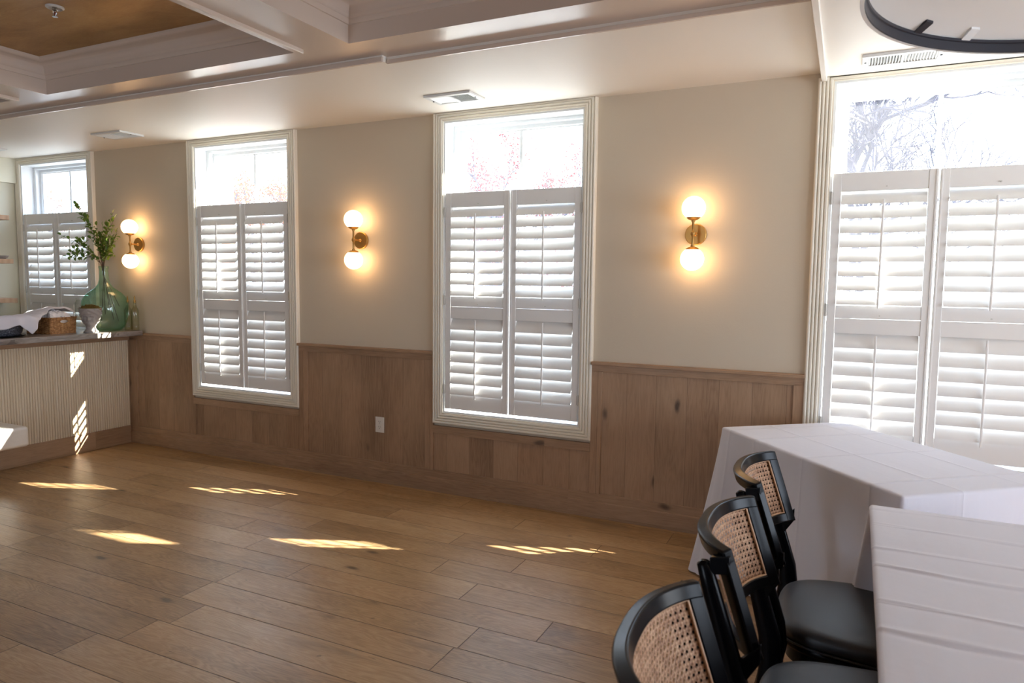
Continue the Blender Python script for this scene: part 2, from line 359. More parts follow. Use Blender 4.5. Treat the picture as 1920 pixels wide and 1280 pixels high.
def m_leather():
    t = NT('black_vinyl'); x, y, z, v = t.xyz(); vo = t.n('ShaderNodeTexVoronoi', feature='DISTANCE_TO_EDGE'); vo.inputs['Scale'].default_value = 420; t.link(v, vo.inputs['Vector'])
    n = t.noise(v, 7, 3)
    t.pbr(t.mix(n, srgb(28, 30, 34), srgb(40, 42, 48)), t.M('ADD', 0.42, t.M('MULTIPLY', n, 0.1)), 0, t.bump(t.M('ADD', vo.outputs[0], t.M('MULTIPLY', n, 0.6)), 0.16, 0.002), 0.6); return t.m
M['leather'] = m_leather()
def m_cloth(name, creases_x, creases_y, col, wr=0.25, soft=0.0, slits=()):
    t = NT(name); x, y, z, v = t.xyz()
    h = t.M('MULTIPLY', t.noise(v, 3.0, 4, 0.55, 0.4), 0.9)
    wob = t.M('MULTIPLY', t.M('SUBTRACT', t.noise(v, 2.5, 2), 0.5), 0.02)
    for axis, lst in ((x, creases_x), (y, creases_y)):
        for c, amp in lst:
            d = t.M('ABSOLUTE', t.M('SUBTRACT', t.M('ADD', axis, wob), c))
            h = t.M('ADD', h, t.M('MULTIPLY', t.M('EXPONENT', t.M('MULTIPLY', d, -220.0)), amp))
    if soft: h = t.M('ADD', h, t.M('MULTIPLY', t.noise(t.comb(t.M('MULTIPLY', x, 1.0), t.M('MULTIPLY', y, 7.0), z), 1.6, 3, 0.5, 0.6), soft))
    fine = t.M('MULTIPLY', t.M('ADD', t.M('SINE', t.M('MULTIPLY', x, 3000.0)), t.M('SINE', t.M('MULTIPLY', y, 3000.0))), 0.004)
    h = t.M('ADD', h, fine)
    p = t.n('ShaderNodeBsdfPrincipled'); p.inputs['Base Color'].default_value = col; p.inputs['Roughness'].default_value = 0.8
    p.inputs['Sheen Weight'].default_value = 0.15; t.link(t.bump(h, wr, 0.02), p.inputs['Normal'])
    tl = t.n('ShaderNodeBsdfTranslucent'); tl.inputs[0].default_value = col; mx = t.n('ShaderNodeMixShader'); mx.inputs[0].default_value = 0.12
    t.link(p.outputs[0], mx.inputs[1]); t.link(tl.outputs[0], mx.inputs[2]); t.link(mx.outputs[0], t.out.inputs[0]); return t.m

print('materials done')
# ================================================================ the setting
XL, XR, YBK = -7.42, 3.4, YB
ZS = 2.63                                   # soffit
def wall_with_holes(name, x0, x1, z1, holes, ya, yb, mat):
    """wall slab between y=ya and y=yb with rectangular holes (cx-half, cx+half, z0, z1)"""
    m = MB(); xs = x0
    for a, b, za, zb in holes:
        m.box((xs, ya, 0), (a, yb, z1)); m.box((a, ya, 0), (b, yb, za)); m.box((a, ya, zb), (b, yb, z1)); xs = b
    m.box((xs, ya, 0), (x1, yb, z1)); return struct(m.build(name, mat))
wall_with_holes('wall_window_side', XL - 0.3, XR + 0.2, 2.95, [(c - HW, c + HW, Z0, Z1) for c in WIN], D, 4.40, M['wall'])
wall_with_holes('wall_behind_camera', XL - 0.3, XR + 0.2, 2.95, [(c - h, c + h, 0.3, 2.3) for c, h in BACKFILL], YB - 0.2, YB, M['darkwall'])
wr = MB(); ys_ = YB
for cy0, hw in SIDEFILL[::-1]:
    wr.box((XR, ys_, 0), (XR + .2, cy0 - hw, 2.95)).box((XR, cy0 - hw, 0), (XR + .2, cy0 + hw, 0.5)).box((XR, cy0 - hw, 2.15), (XR + .2, cy0 + hw, 2.95)); ys_ = cy0 + hw
wr.box((XR, ys_, 0), (XR + .2, D, 2.95)); struct(wr.build('wall_right', M['darkwall']))
struct(MB().box((XL - 0.3, YB, 0), (XL, D, 2.95)).build('wall_left', M['endwall']))
struct(MB().box((XL - 0.3, YB - 0.2, -0.1), (XR + 0.2, 4.4, 0)).build('floor', M['floor']))
# bulkhead over the shelf recess on the end wall
struct(MB().box((XL, 1.0, 2.395), (XL + 0.045, D, ZS)).build('trim_1', M['endwall']))

# ---- ceiling: soffit along the windows, beam grid with coffers, flat lower part at the right
cm = MB()
cm.box((XL, 3.075, ZS), (-2.235, D, 2.97)); cm.box((-2.235, 3.115, ZS), (-0.155, D, 2.97))
struct(cm.build('ceiling_soffit', M['soffit']))
struct(MB().box((-0.155, YB, 2.60), (XR, D, 2.97)).build('ceiling_flat', M['soffit']))
ZBm, ZG = 2.662, 2.862
XS = [(-7.42, -7.13), (-5.01, -4.71), (-2.59, -2.285), (-0.16, -0.155)]   # cross beams
YS = [(2.865, 3.12), (0.48, 0.75), (-1.9, -1.63), (-4.2, -4.0)]           # long beams
bm_ = MB()
for a, b in YS: bm_.box((XL, a, ZBm), (-0.155, b, 2.95))
for i in range(len(YS) - 1):
    for a, b in XS: bm_.box((a, YS[i + 1][1], ZBm), (b, YS[i][0], 2.95))
struct(bm_.build('ceiling_beam_grid', M['gloss']))
g = MB()
COFF = []
for i in range(3):
    for j in range(3):
        x0, x1 = XS[i][1], XS[i + 1][0]; y0, y1 = YS[j + 1][1], YS[j][0]; COFF.append((x0, y0, x1, y1))
        g.box((x0, y0, ZG), (x1, y1, 2.95))
struct(g.build('ceiling_gold_panel', M['gold']))
# crown moulding round each coffer
prof = [(0, 2.750), (-0.006, 2.752), (-0.009, 2.758), (-0.012, 2.770), (-0.012, 2.776), (-0.018, 2.780), (-0.022, 2.790)]
for k in range(9):
    a = k / 8 * PI / 2; prof.append((-0.022 - 0.052 * (1 - math.cos(a)), 2.790 + 0.046 * math.sin(a)))
prof += [(-0.080, 2.838), (-0.086, 2.842), (-0.092, 2.848), (-0.094, ZG)]
cr_ = MB()
for x0, y0, x1, y1 in COFF:
    vs = []; fs = []
    for u, z in prof: vs += [(x0 - u, y0 - u, z), (x1 + u, y0 - u, z), (x1 + u, y1 + u, z), (x0 - u, y1 + u, z)]
    for i in range(len(prof) - 1):
        for k in range(4):
            q = (k + 1) % 4; fs.append((i * 4 + k, i * 4 + q, (i + 1) * 4 + q, (i + 1) * 4 + k))
    cr_.add(vs, fs)
struct(cr_.build('trim_2', M['gloss'], smooth=True, auto=0.7))
# battens under the cross beams, and the return where the flat ceiling begins
bt = MB()
for a, b in XS[1:3]:
    for (y0, y1) in [(0.76, 2.85), (-1.62, 0.47)]: bt.box((a - 0.004, y0, ZBm - 0.020), (a + 0.034, y1, ZBm + 0.004))
struct(bt.build('trim_3', M['gloss'], bevel=0.004))
struct(MB().box((-0.178, 0.0, 2.578), (-0.150, 4.168, 2.66)).build('trim_4', M['soffit'], bevel=0.003))
# thin edge bead of the soffit
struct(MB().box((XL, 3.066, ZS - 0.004), (-2.232, 3.078, ZS + 0.022)).box((-2.232, 3.106, ZS - 0.004), (-0.158, 3.118, ZS + 0.016)).build('trim_5', M['gloss'], bevel=0.002))

# ---- oak wainscot of the window wall
XB = -5.83
wp = MB()
for a, b in ((XB, -5.012), (-3.838, -2.607), (-1.433, -0.192)): wp.box((a, 4.182, 0.05), (b, D, 0.985))
for a, b in ((-5.012, -3.838), (-2.607, -1.433), (-0.192, 0.982)): wp.box((a, 4.1815, 0.05), (b, D - .001, 0.46))
struct(wp.build('trim_6', M['wains']))
up = MB(); lv = MB()
YF = 4.171
def stile(a, b, z0=0.150, z1=0.950): up.box((a, YF, z0), (b, 4.183, z1))
stile(XB, -5.725)
outs = [(c - 0.587, c + 0.587) for c in WIN]
stile(-5.018, -4.990, 0.15, 0.43); stile(-3.838, -3.750, 0.15, 0.945); stile(-2.632, -2.606, 0.15, 0.945); stile(-1.434, -1.364, 0.15, 0.945); stile(-0.247, -0.192, 0.15, 0.945)
struct(up.build('trim_7', M['wains'], bevel=0.0015))
for a, b in ((XB, outs[1][0]), (outs[1][1], outs[2][0]), (outs[2][1], outs[3][0])):
    lv.box((a, YF, 0.940), (b, 4.183, 0.986))
lv.box((XB, YF, 0.098), (1.6, 4.183, 0.156))
for a, b in outs[1:]: lv.box((a, YF - 0.004, 0.424), (b, D, 0.478))
struct(lv.build('trim_8', M['wainh'], bevel=0.0015))
cap = MB()
for a, b in ((XB, outs[1][0]), (outs[1][1], outs[2][0]), (outs[2][1], outs[3][0])):
    cap.box((a + (0 if a == XB else .001), 4.150, 0.984), (b - .001, D, 1.004))
struct(cap.build('trim_9', M['wainh'], bevel=0.003))
struct(MB().box((XB, 4.158, 0.0), (XR, D, 0.104)).build('baseboard_window_side', M['wainh'], bevel=0.003))
struct(MB().box((1.0, 4.182, 0.05), (XR, D, 1.0)).build('trim_10', M['wains']))

# ---- windows
def casing_profile():
    p = [(0.0, 0.0), (0.0, 0.026)]
    for k in range(4):
        u0 = 0.006 + k * 0.0185
        for q in range(7):
            a = PI * q / 6; p.append((u0 + 0.0085 - 0.0085 * math.cos(a), 0.024 + 0.008 * math.sin(a)))
        p.append((u0 + 0.0178, 0.021))
    p += [(0.080, 0.021), (0.081, 0.0)]
    return p
CP = casing_profile()
def make_window(idx, cx):
    x0, x1 = cx - HW, cx + HW
    m = MB()
    top = ZS if idx < 4 else 2.60
    m.ring(x0, Z0, x1, Z1, CP, D)
    zc = top - 0.001
    m.v = [(x, y, min(z, zc)) for x, y, z in m.v]
    root = struct(m.build('window_%d' % idx, M['trim'], smooth=True, auto=0.9))
    jm = MB()                                   # jamb lining with a stop bead
    jm.box((x0, 4.175, Z0 + 0.012), (x0 + 0.012, 4.39, Z1 - 0.012)); jm.box((x1 - 0.012, 4.175, Z0 + 0.012), (x1, 4.39, Z1 - 0.012))
    jm.box((x0, 4.175, Z1 - 0.012), (x1, 4.39, Z1)); jm.box((x0, 4.175, Z0), (x1, 4.39, Z0 + 0.012))
    jm.ring(x0 + 0.042, Z0 + 0.034, x1 - 0.042, Z1 - 0.034, [(0.032, 0.0), (0.0, 0.0), (0.0, 0.040), (0.010, 0.045), (0.032, 0.045)], 4.332)
    jm.build('jamb', M['sash'], root)
    sf = MB(); ys = 4.35
    ix0, ix1, iz0, iz1 = x0 + 0.036, x1 - 0.036, Z0 + 0.03, Z1 - 0.03
    fr = [(0.0, 0.02), (0.028, 0.02), (0.034, 0.010), (0.040, 0.010), (0.040, -0.02)]
    def sash(za, zb, y):
        p = [(-u, v) for u, v in fr]; sf.ring(ix0, za, ix1, zb, [(0, -0.02)] + p + [(0, -0.02)], y)
        sf.box((cx - 0.011, y - 0.012, za + 0.03), (cx + 0.011, y + 0.012, zb - 0.03))
    sash(1.34, iz1, ys); sash(iz0, 1.38, ys - 0.002)
    sf.box((ix0, 4.345, 1.325), (ix1, 4.392, 1.435)); sf.box((ix0, 4.262, 1.975), (ix1, 4.395, 2.106))
    sf.build('window_frame', M['sash'], root)
    MB().box((ix0 + 0.03, ys - 0.002, iz0 + 0.03), (ix1 - 0.03, ys + 0.002, iz1 - 0.03)).build('glass_pane', M['pane'], root)
    return root
for i, cx in enumerate(WIN): make_window(i + 1, cx)
for k, (cx, hw) in enumerate(BACKFILL):        # frame of the added fill-light opening behind the camera
    m = MB(); fr = [(0.0, 0.03), (0.08, 0.03), (0.08, 0.0)]; m.ring(cx - hw, 0.3, cx + hw, 2.3, fr, YB, 1)
    for q in (-hw / 3, hw / 3): m.box((cx + q - .015, YB - .12, .3), (cx + q + .015, YB - .08, 2.3))
    m.box((cx - hw, YB - .12, 1.5), (cx + hw, YB - .08, 1.53))
    struct(m.build('window_%d' % (5 + k), M['trim']))

# ---- shutters: one hinged panel = one thing
PW, PH = 0.488, 1.49
def louver_mb(zc, tilt, w, y0):
    """flat elliptical blade, room edge low"""
    m = MB(); n = 12; pts = []
    for k in range(n):
        a = 2 * PI * k / n; p = 0.0445 * math.cos(a); q = 0.0052 * math.sin(a)
        dy = p * math.cos(tilt) - q * math.sin(tilt); dz = p * math.sin(tilt) + q * math.cos(tilt)
        pts.append((y0 + dy, zc + dz))
    vs = [(-w / 2, y, z) for y, z in pts] + [(w / 2, y, z) for y, z in pts]
    fs = [(k, (k + 1) % n, n + (k + 1) % n, n + k) for k in range(n)] + [tuple(range(n)), tuple(range(2 * n - 1, n - 1, -1))]
    return m.add(vs, fs)
def make_panel(hinge_side, tu, tl):
    """local origin: bottom centre of the panel, y = 0 the room-side face"""
    t = thing('shutter_panel', 'x', 'window shutter')
    w = PW; s = 0.042; th = 0.028
    f = MB()
    f.box((-w / 2, 0, 0), (-w / 2 + s, th, PH)); f.box((w / 2 - s, 0, 0), (w / 2, th, PH))
    # small bead down the inner edge of the meeting stile
    e = -hinge_side
    f.box((e * (w / 2 - 0.012), -0.004, 0.0), (e * (w / 2 - 0.002), 0, PH))
    frame = f.build('frame', M['shutter'], t, bevel=0.0025)
    for a, b in ((0.0, 0.108), (0.635, 0.715), (0.717, 0.788), (1.393, PH)):
        MB().box((-w / 2 + s, 0.003, a), (w / 2 - s, th - 0.002, b)).build('rail', M['shutter'], t, bevel=0.002)
    iw = w - 2 * s - 0.004
    up_ = MB()
    for k in range(8): l = louver_mb(0.826 + k * 0.0759, tu + random.uniform(-.01, .01), iw, 0.012); up_.add(l.v, l.f)
    up_.build('slats', M['shutter'], t, smooth=True, auto=1.2)
    lo_ = MB()
    for k in range(7): l = louver_mb(0.146 + k * 0.0755, tl + random.uniform(-.012, .012), iw, 0.012); lo_.add(l.v, l.f)
    lo_.build('slats', M['shutter'], t, smooth=True, auto=1.2)
    for z0, z1, tt in ((0.775, 1.345, tu), (0.085, 0.630, tl)):
        yo = 0.012 - 0.0445 * math.cos(tt) - 0.006
        MB().box((-0.0055, yo - 0.010, z0), (0.0055, yo, z1)).build('tilt_rod', M['shutter'], t, bevel=0.003)
    for z in (0.14, 0.76, 1.36):
        MB().lathe([(0.0055, -0.034), (0.0055, 0.034)], 10, (hinge_side * (w / 2 + 0.004), -0.004, z)).box((hinge_side * (w / 2 - 0.006), -0.001, z - 0.03), (hinge_side * (w / 2 + 0.010), 0.002, z + 0.03)).build('hinge', M['hinge'], t)
    for z in (1.412, 0.735): MB().lathe([(0.004, -0.006), (0.004, 0)], 8, (0.012, 0, z), 'y').build('catch', M['hinge'], t)
    return t
where = ['the window by the wall shelves', 'the narrow-looking window next to the bar', 'the window between the two plain wall sconces', 'the large window behind the clothed tables']
where = ['the window behind the bar and leafy jar', 'the first window past the end of the bar', 'the middle window beneath the single white air vent', 'the large window behind the white-clothed tables']
tilts = [(0.98, 1.25), (0.89, 1.16), (0.89, 1.16), (0.89, 1.16)]
for i, cx in enumerate(WIN):
    for sd_ in (-1, 1):
        p = make_panel(sd_, *tilts[i])
        p.location = (cx + sd_ * (PW / 2 + 0.004), 4.176, 0.605)
        p['label'] = 'white louvred shutter panel, %s leaf of %s' % ('left' if sd_ < 0 else 'right', where[i]); p['group'] = 'white plantation shutters on the windows'

# ---- ceiling vents
def make_vent(x0, x1, y0, y1, z, label, lat=0):
    cx, cy_ = (x0 + x1) / 2, (y0 + y1) / 2; w, d = x1 - x0, y1 - y0
    t = thing('ceiling_vent', label, 'air vent', (cx, cy_, z), 0, 'white vents in the ceiling')
    f = MB(); b = 0.028; h = 0.014
    f.box((-w / 2, -d / 2, -h), (w / 2, -d / 2 + b, 0)).box((-w / 2, d / 2 - b, -h), (w / 2, d / 2, 0)).box((-w / 2, -d / 2 + b, -h), (-w / 2 + b, d / 2 - b, 0)).box((w / 2 - b, -d / 2 + b, -h), (w / 2, d / 2 - b, 0)).box((-0.006, -d / 2 + b, -h), (0.006, d / 2 - b, 0))
    f.build('frame', M['steel'], t, bevel=0.002)
    MB().box((-w / 2 + b, -d / 2 + b, -0.003), (w / 2 - b, d / 2 - b, -0.001)).build('backing', M['dark'], t)
    n = 11
    for half in (-1, 1):
        s = MB(); hw_ = w / 2 - b - 0.006
        for k in range(n):
            xx = half * (0.006 + hw_ * (k + 0.5) / n); a = -half * 0.75
            c_, s_ = math.cos(a) * hw_ / n * .55, math.sin(a) * hw_ / n * .55
            s.add([(xx - c_, -d / 2 + b, -0.008 - s_), (xx + c_, -d / 2 + b, -0.008 + s_), (xx + c_, d / 2 - b, -0.008 + s_), (xx - c_, d / 2 - b, -0.008 - s_)], [(0, 1, 2, 3)])
        s.build('slats', M['steel'], t, solid=0.0012)
    for sg in (-1, 1): MB().lathe([(0.005, -h - 0.003), (0.005, -h)], 8, (sg * (w / 2 - .014), 0.0, 0)).build('screw', M['dark'], t)
make_vent(-2.41, -2.085, 3.735, 3.935, ZS, 'white rectangular vent in the soffit before the middle window')
make_vent(-5.48, -5.13, 3.66, 3.87, ZS, 'white vent in the soffit near the bar and its round-globe lamp')
make_vent(0.012, 0.36, 3.83, 4.02, 2.60, 'white vent partly hidden by the round pendant ring')
make_vent(-7.15, -6.85, 3.62, 3.80, ZS, 'white vent at the end of the soffit above the wall shelves')

# ---- sprinkler
t = thing('fire_sprinkler', 'chrome fire sprinkler with round plate on the gold ceiling panel', 'sprinkler', (-3.70, 2.31, ZG))
MB().lathe([(0.0, 0), (0.042, 0), (0.042, -0.006), (0.034, -0.011), (0.030, -0.004), (0.0, -0.004)], 28).build('plate', M['steel'], t, smooth=True, auto=0.6)
MB().lathe([(0.012, -0.004), (0.012, -0.018), (0.007, -0.022), (0.0, -0.022)], 14).tube([(0.012, 0, -0.018), (0.014, 0, -0.032), (0.004, 0, -0.048)], 0.003, 6).tube([(-0.012, 0, -0.018), (-0.014, 0, -0.032), (-0.004, 0, -0.048)], 0.003, 6).lathe([(0.0, -0.050), (0.014, -0.050), (0.014, -0.047), (0, -0.047)], 14).build('head', M['chrome'], t)
MB().lathe([(0.0, -0.046), (0.003, -0.044), (0.003, -0.024), (0, -0.022)], 8).build('bulb', M['red'], t)

# ---- wall sconces
def make_sconce():
    t = thing('wall_sconce', 'x', 'wall lamp', (0, 0, 0), 0, 'brass double-globe wall sconces')
    yg = -0.095
    MB().lathe([(0.0, 0.0), (0.062, 0.0), (0.062, -0.014), (0.058, -0.018), (0.0, -0.018)], 40, (0, 0, 0), 'y').build('backplate', M['brass'], t, smooth=True, auto=0.6)
    MB().tube([(0, -0.016, 0), (0, yg, 0)], [0.006, 0.006], 12).lathe([(0.012, -0.018), (0.010, -0.026), (0.006, -0.03)], 16, (0, 0, 0), 'y').build('arm', M['brass'], t, smooth=True, auto=0.7)
    MB().lathe([(0.0, -0.075), (0.011, -0.075), (0.011, -0.067), (0.007, -0.065), (0.006, -0.018), (0.009, -0.014), (0.013, -0.006), (0.014, 0), (0.013, 0.006), (0.009, 0.014), (0.006, 0.018), (0.007, 0.065), (0.011, 0.067), (0.011, 0.075), (0, 0.075)], 20, (0, yg, 0)).build('stem', M['brass'], t, smooth=True, auto=0.7)
    R_ = 0.067; zc = 0.145
    for s in (-1, 1):
        ca = [(0.0, 0.074), (0.012, 0.074), (0.028, 0.080), (0.040, 0.090), (0.042, 0.094), (0.038, 0.094), (0.0, 0.088)]
        MB().lathe([(r, s * h) for r, h in ca], 28, (0, yg, 0)).build('cup', M['brass'], t, smooth=True, auto=0.7)
        gp = [(R_ * math.sin(a), R_ * math.cos(a)) for a in [PI * k / 24 for k in range(25)]]
        gp[0] = (0, R_); gp[-1] = (0, -R_)
        MB().lathe(gp, 40, (0, yg, s * zc)).build('globe', M['globe'], t, smooth=True)
    return t
sc0 = make_sconce()
for k, (x, lab) in enumerate([(-0.815, 'lit brass double-globe sconce between the middle window and the clothed tables window'), (-3.235, 'lit brass double-globe sconce on the wall above the white power outlet'), (-5.655, 'lit brass double-globe sconce beside the leafy branches above the bar')]):
    s = sc0 if k == 0 else copy_tree(sc0)
    s.location = (x, D, 1.785); s['label'] = lab

# ---- power outlet
t = thing('power_outlet', 'white double power outlet on the oak wainscot', 'outlet', (-3.072, 4.182, 0.433))
MB().box((-0.039, -0.006, -0.058), (0.039, 0, 0.058)).build('cover_plate', M['plate'], t, bevel=0.003)
for s in (-1, 1):
    r = MB().lathe([(0.0, -0.008), (0.017, -0.008), (0.017, -0.004), (0, -0.004)], 24, (0, 0, s * 0.02), 'y').build('receptacle', M['plate'], t)
    MB().box((-0.008, -0.0088, s * .02 + 0.001), (-0.006, -0.007, s * .02 + 0.009)).box((0.006, -0.0088, s * .02 + 0.001), (0.008, -0.007, s * .02 + 0.008)).lathe([(0, -0.0088), (0.0026, -0.0088), (0.0026, -0.007)], 8, (0, 0, s * .02 - 0.007), 'y').build('slot', M['dark'], r)

# ---- wall shelves on the end wall
for z, lab, y1 in ((2.045, 'thick oak wall shelf, topmost of three on the end wall', 3.98), (1.635, 'thick oak wall shelf holding the glass, middle of three', 4.00), (1.262, 'thick oak wall shelf, lowest of three, just above the bar', 4.02)):
    tag(MB().box((XL, 1.2, z - 0.022), (XL + 0.22, y1, z + 0.022)).build('wall_shelf', M['shelf'], bevel=0.002), lab, 'shelf', 'oak shelves on the end wall')

# ================================================================ bar
t = thing('bar_cabinet', 'long bar front of cream fluted panelling on a brown oak base', 'bar counter', (XB, 3.0, 0))
Y0b, Y1b = 0.2, 4.168
fl = MB(); vs = []; fs = []; pitch = 0.0205; n = int((Y1b - Y0b) / pitch); row = []
for k in range(n):
    ya = Y1b - (k + 1) * pitch
    for q in range(6):
        a = PI * q / 5; row.append((0.0085 * math.sin(a) ** 0.7 - 0.004, ya + 0.0015 + (pitch - 0.003) * (0.5 - 0.5 * math.cos(a))))
for x, y in row: vs += [(x, y - 3.0, 0.158), (x, y - 3.0, 0.936)]
for k in range(len(row) - 1): fs.append((2 * k, 2 * k + 2, 2 * k + 3, 2 * k + 1))
fl.add(vs, fs); fl.build('fluted_panel', M['flute'], t)
MB().box((-0.62, Y0b - 3, 0.0), (-0.008, Y1b - 3, 0.985)).build('carcass', M['endwall'], t)
MB().box((-0.008, Y0b - 3, 0.0), (0.012, Y1b - 3 - 0.004, 0.158)).build('base_board', M['wainy'], t, bevel=0.003)
MB().box((-0.008, Y0b - 3, 0.934), (0.014, Y1b - 3 + .01, 0.986)).build('top_rail', M['wainy'], t, bevel=0.002)
MB().box((-0.012, Y1b - 3 - 0.008, 0.158), (0.006, Y1b - 3 + .001, 0.936)).build('corner_strip', M['wainy'], t)
ZC = 1.030
tag(MB().box((-6.52, 0.15, 0.986), (-5.60, 4.148, ZC)).build('bar_worktop', M['counter'], bevel=0.004), 'grey weathered wooden worktop lying on the fluted bar', 'countertop')

# bench in front of the bar
t = thing('bench', 'white low bench with a thick top in front of the fluted bar', 'bench', (-5.6, 2.45, 0))
bx = MB().box((-0.205, -0.9, 0.245), (0.20, 0.60, 0.395)); bx.build('top', M['plate'], t, bevel=0.022, seg=4)
for sx_ in (-0.16, 0.15):
    for sy_ in (-0.8, -0.15): MB().box((sx_ - .02, sy_ - .02, 0), (sx_ + .02, sy_ + .02, 0.25)).build('leg', M['black'], t)

# ---- green demijohn with branches
VX, VY = -5.845, 3.975
def vase_profile(R=0.183, H=0.56):
    p = [(0.0, 0.006), (0.075, 0.004), (0.105, 0.0), (0.125, 0.006), (0.150, 0.035), (0.170, 0.09), (0.181, 0.15), (0.183, 0.20), (0.178, 0.25), (0.163, 0.29), (0.135, 0.325), (0.100, 0.352), (0.070, 0.375), (0.050, 0.405), (0.040, 0.44), (0.036, 0.48), (0.034, 0.53), (0.036, 0.538), (0.040, 0.545), (0.040, 0.558), (0.035, 0.560), (0.031, 0.556), (0.029, 0.53), (0.030, 0.48), (0.034, 0.44), (0.044, 0.405), (0.064, 0.378), (0.095, 0.355), (0.130, 0.328), (0.158, 0.29), (0.172, 0.25), (0.177, 0.2), (0.175, 0.15), (0.164, 0.09), (0.144, 0.040), (0.12, 0.014), (0.10, 0.010), (0.0, 0.016)]
    return p
tag(MB().lathe(vase_profile(), 56, (VX, VY, ZC)).build('glass_demijohn', M['greenglass'], smooth=True), 'large green glass demijohn bottle holding leafy branches on the bar', 'vase')
def m_leaf():
    t_ = NT('leaf_green'); x, y, z, v = t_.xyz(); n_ = t_.noise(v, 14, 2)
    p = t_.n('ShaderNodeBsdfPrincipled'); t_.link(t_.ramp(n_, [(0.3, srgb(52, 84, 36)), (0.55, srgb(84, 118, 52)), (0.75, srgb(132, 152, 70))]), p.inputs['Base Color']); p.inputs['Roughness'].default_value = 0.4
    tl = t_.n('ShaderNodeBsdfTranslucent'); tl.inputs[0].default_value = srgb(140, 170, 70); mx = t_.n('ShaderNodeMixShader'); mx.inputs[0].default_value = 0.3
    t_.link(p.outputs[0], mx.inputs[1]); t_.link(tl.outputs[0], mx.inputs[2]); t_.link(mx.outputs[0], t_.out.inputs[0]); return t_.m
M['leaf'] = m_leaf(); M['twig'] = flat('brown_twig', srgb(84, 62, 48), 0.7)
def leaf(mb, p, d, up_, L):
    d = d.normalized(); side = d.cross(up_)
    side = side.normalized() if side.length > 1e-4 else d.orthogonal().normalized()
    nn = side.cross(d); W = L * 0.30
    pts = [(0, 0, 0), (0.25, 0.75, .06), (0.55, 1.0, .08), (0.82, .6, .03), (1.0, 0, -.06)]
    c = [p + d * (L * a) + nn * (L * (h - .04)) for a, b, h in pts]
    l = [p + d * (L * a) + side * (W * b) + nn * (L * (h + .05)) for a, b, h in pts[1:4]]
    r = [p + d * (L * a) - side * (W * b) + nn * (L * (h + .05)) for a, b, h in pts[1:4]]
    mb.add(c + l + r, [(0, 1, 5), (1, 2, 6, 5), (2, 3, 7, 6), (3, 4, 7), (0, 8, 1), (1, 8, 9, 2), (2, 9, 10, 3), (3, 10, 4)])
# tips given as (along wall dx, dy, height above worktop) from the demijohn centre
BR = [((-0.19, -0.09, 1.04), 'tallest upright leafy branch in the green demijohn, its tip before the shutter'),
      ((-0.37, -0.12, 0.80), 'leafy branch reaching up and out towards the shutters with a small raised tip'),
      ((-0.38, -0.08, 0.62), 'low leafy branch stretching sideways from the jar towards the shutters'),
      ((0.03, -0.02, 0.80), 'short dense leafy branch in the middle of the green demijohn'),
      ((0.17, -0.02, 1.00), 'tall arching leafy branch whose tip nearly touches the upper lamp globe'),
      ((0.20, -0.03, 0.78), 'leafy branch leaning towards the lit sconce between its two globes'),
      ((0.16, -0.04, 0.63), 'low yellowish leafy branch drooping towards the lower lamp globe'),
      ((-0.06, -0.08, 0.90), 'bushy leafy branch beside the tallest one in the jar')]
rb = random.Random(21)
for (dx, dy, hz), lab in BR:
    t = thing('leafy_branch', lab, 'branch', (VX, VY, ZC + 0.02), 0, 'leafy branches in the green demijohn')
    tip = Vector((dx * 1.0, dy * 1.0, hz)); neck = Vector((dx * .06, dy * .06, 0.56)); foot = Vector((-dx * .35, -dy * .35, rb.uniform(.05, .2)))
    pts = [foot, (foot + neck) / 2 + Vector((0, 0, -.02)), Vector((neck.x * .3, neck.y * .3, 0.46)), neck]
    ctrl = neck + Vector((dx * .15, dy * .15, max(0.08, (hz - .56) * .55)))
    N_ = 9
    for k in range(1, N_ + 1):
        u = k / N_; q = neck * (1 - u) ** 2 + ctrl * 2 * u * (1 - u) + tip * u * u
        pts.append(q + Vector([rb.uniform(-.010, .010) for _ in range(3)]) * u)
    st = MB(); st.tube(pts, [0.0028] * 4 + [0.0026 - 0.0018 * k / N_ for k in range(N_)], 6)
    lf = MB(); twigs = [pts[4:]]
    for k in range(rb.choice((3, 4, 4))):
        b0 = pts[rb.randint(5, 10)]; d = Vector((dx * 1.3 + rb.uniform(-.16, .16), rb.uniform(-.12, .05), rb.uniform(.02, .16))).normalized()
        tw = [b0 + d * (0.032 * q) + Vector((0, 0, 0.006 * q * q)) for q in range(rb.choice((3, 4, 5)))]
        st.tube(tw, 0.0011, 5); twigs.append(tw)
    for tw in twigs:
        for k in range(1, len(tw)):
            for rep in range(2):
                p = tw[k] + (tw[k - 1] - tw[k]) * rb.random(); p = Vector(p)
                ax = (tw[k] - tw[k - 1]).normalized(); side = ax.cross(Vector((rb.uniform(-1, 1), rb.uniform(-1, 1), rb.uniform(-.2, 1)))).normalized()
                if p.z < 0.575: continue
                leaf(lf, p, side * .8 + ax * rb.uniform(.2, .9), Vector((rb.uniform(-.5, .5), rb.uniform(-.8, .1), 1)), rb.uniform(.034, .056))
        leaf(lf, tw[-1], (tw[-1] - tw[-2]), Vector((0, -.5, 1)), 0.045)
    st.build('stem', M['twig'], t, smooth=True); lf.build('leaves', M['leaf'], t, smooth=True)

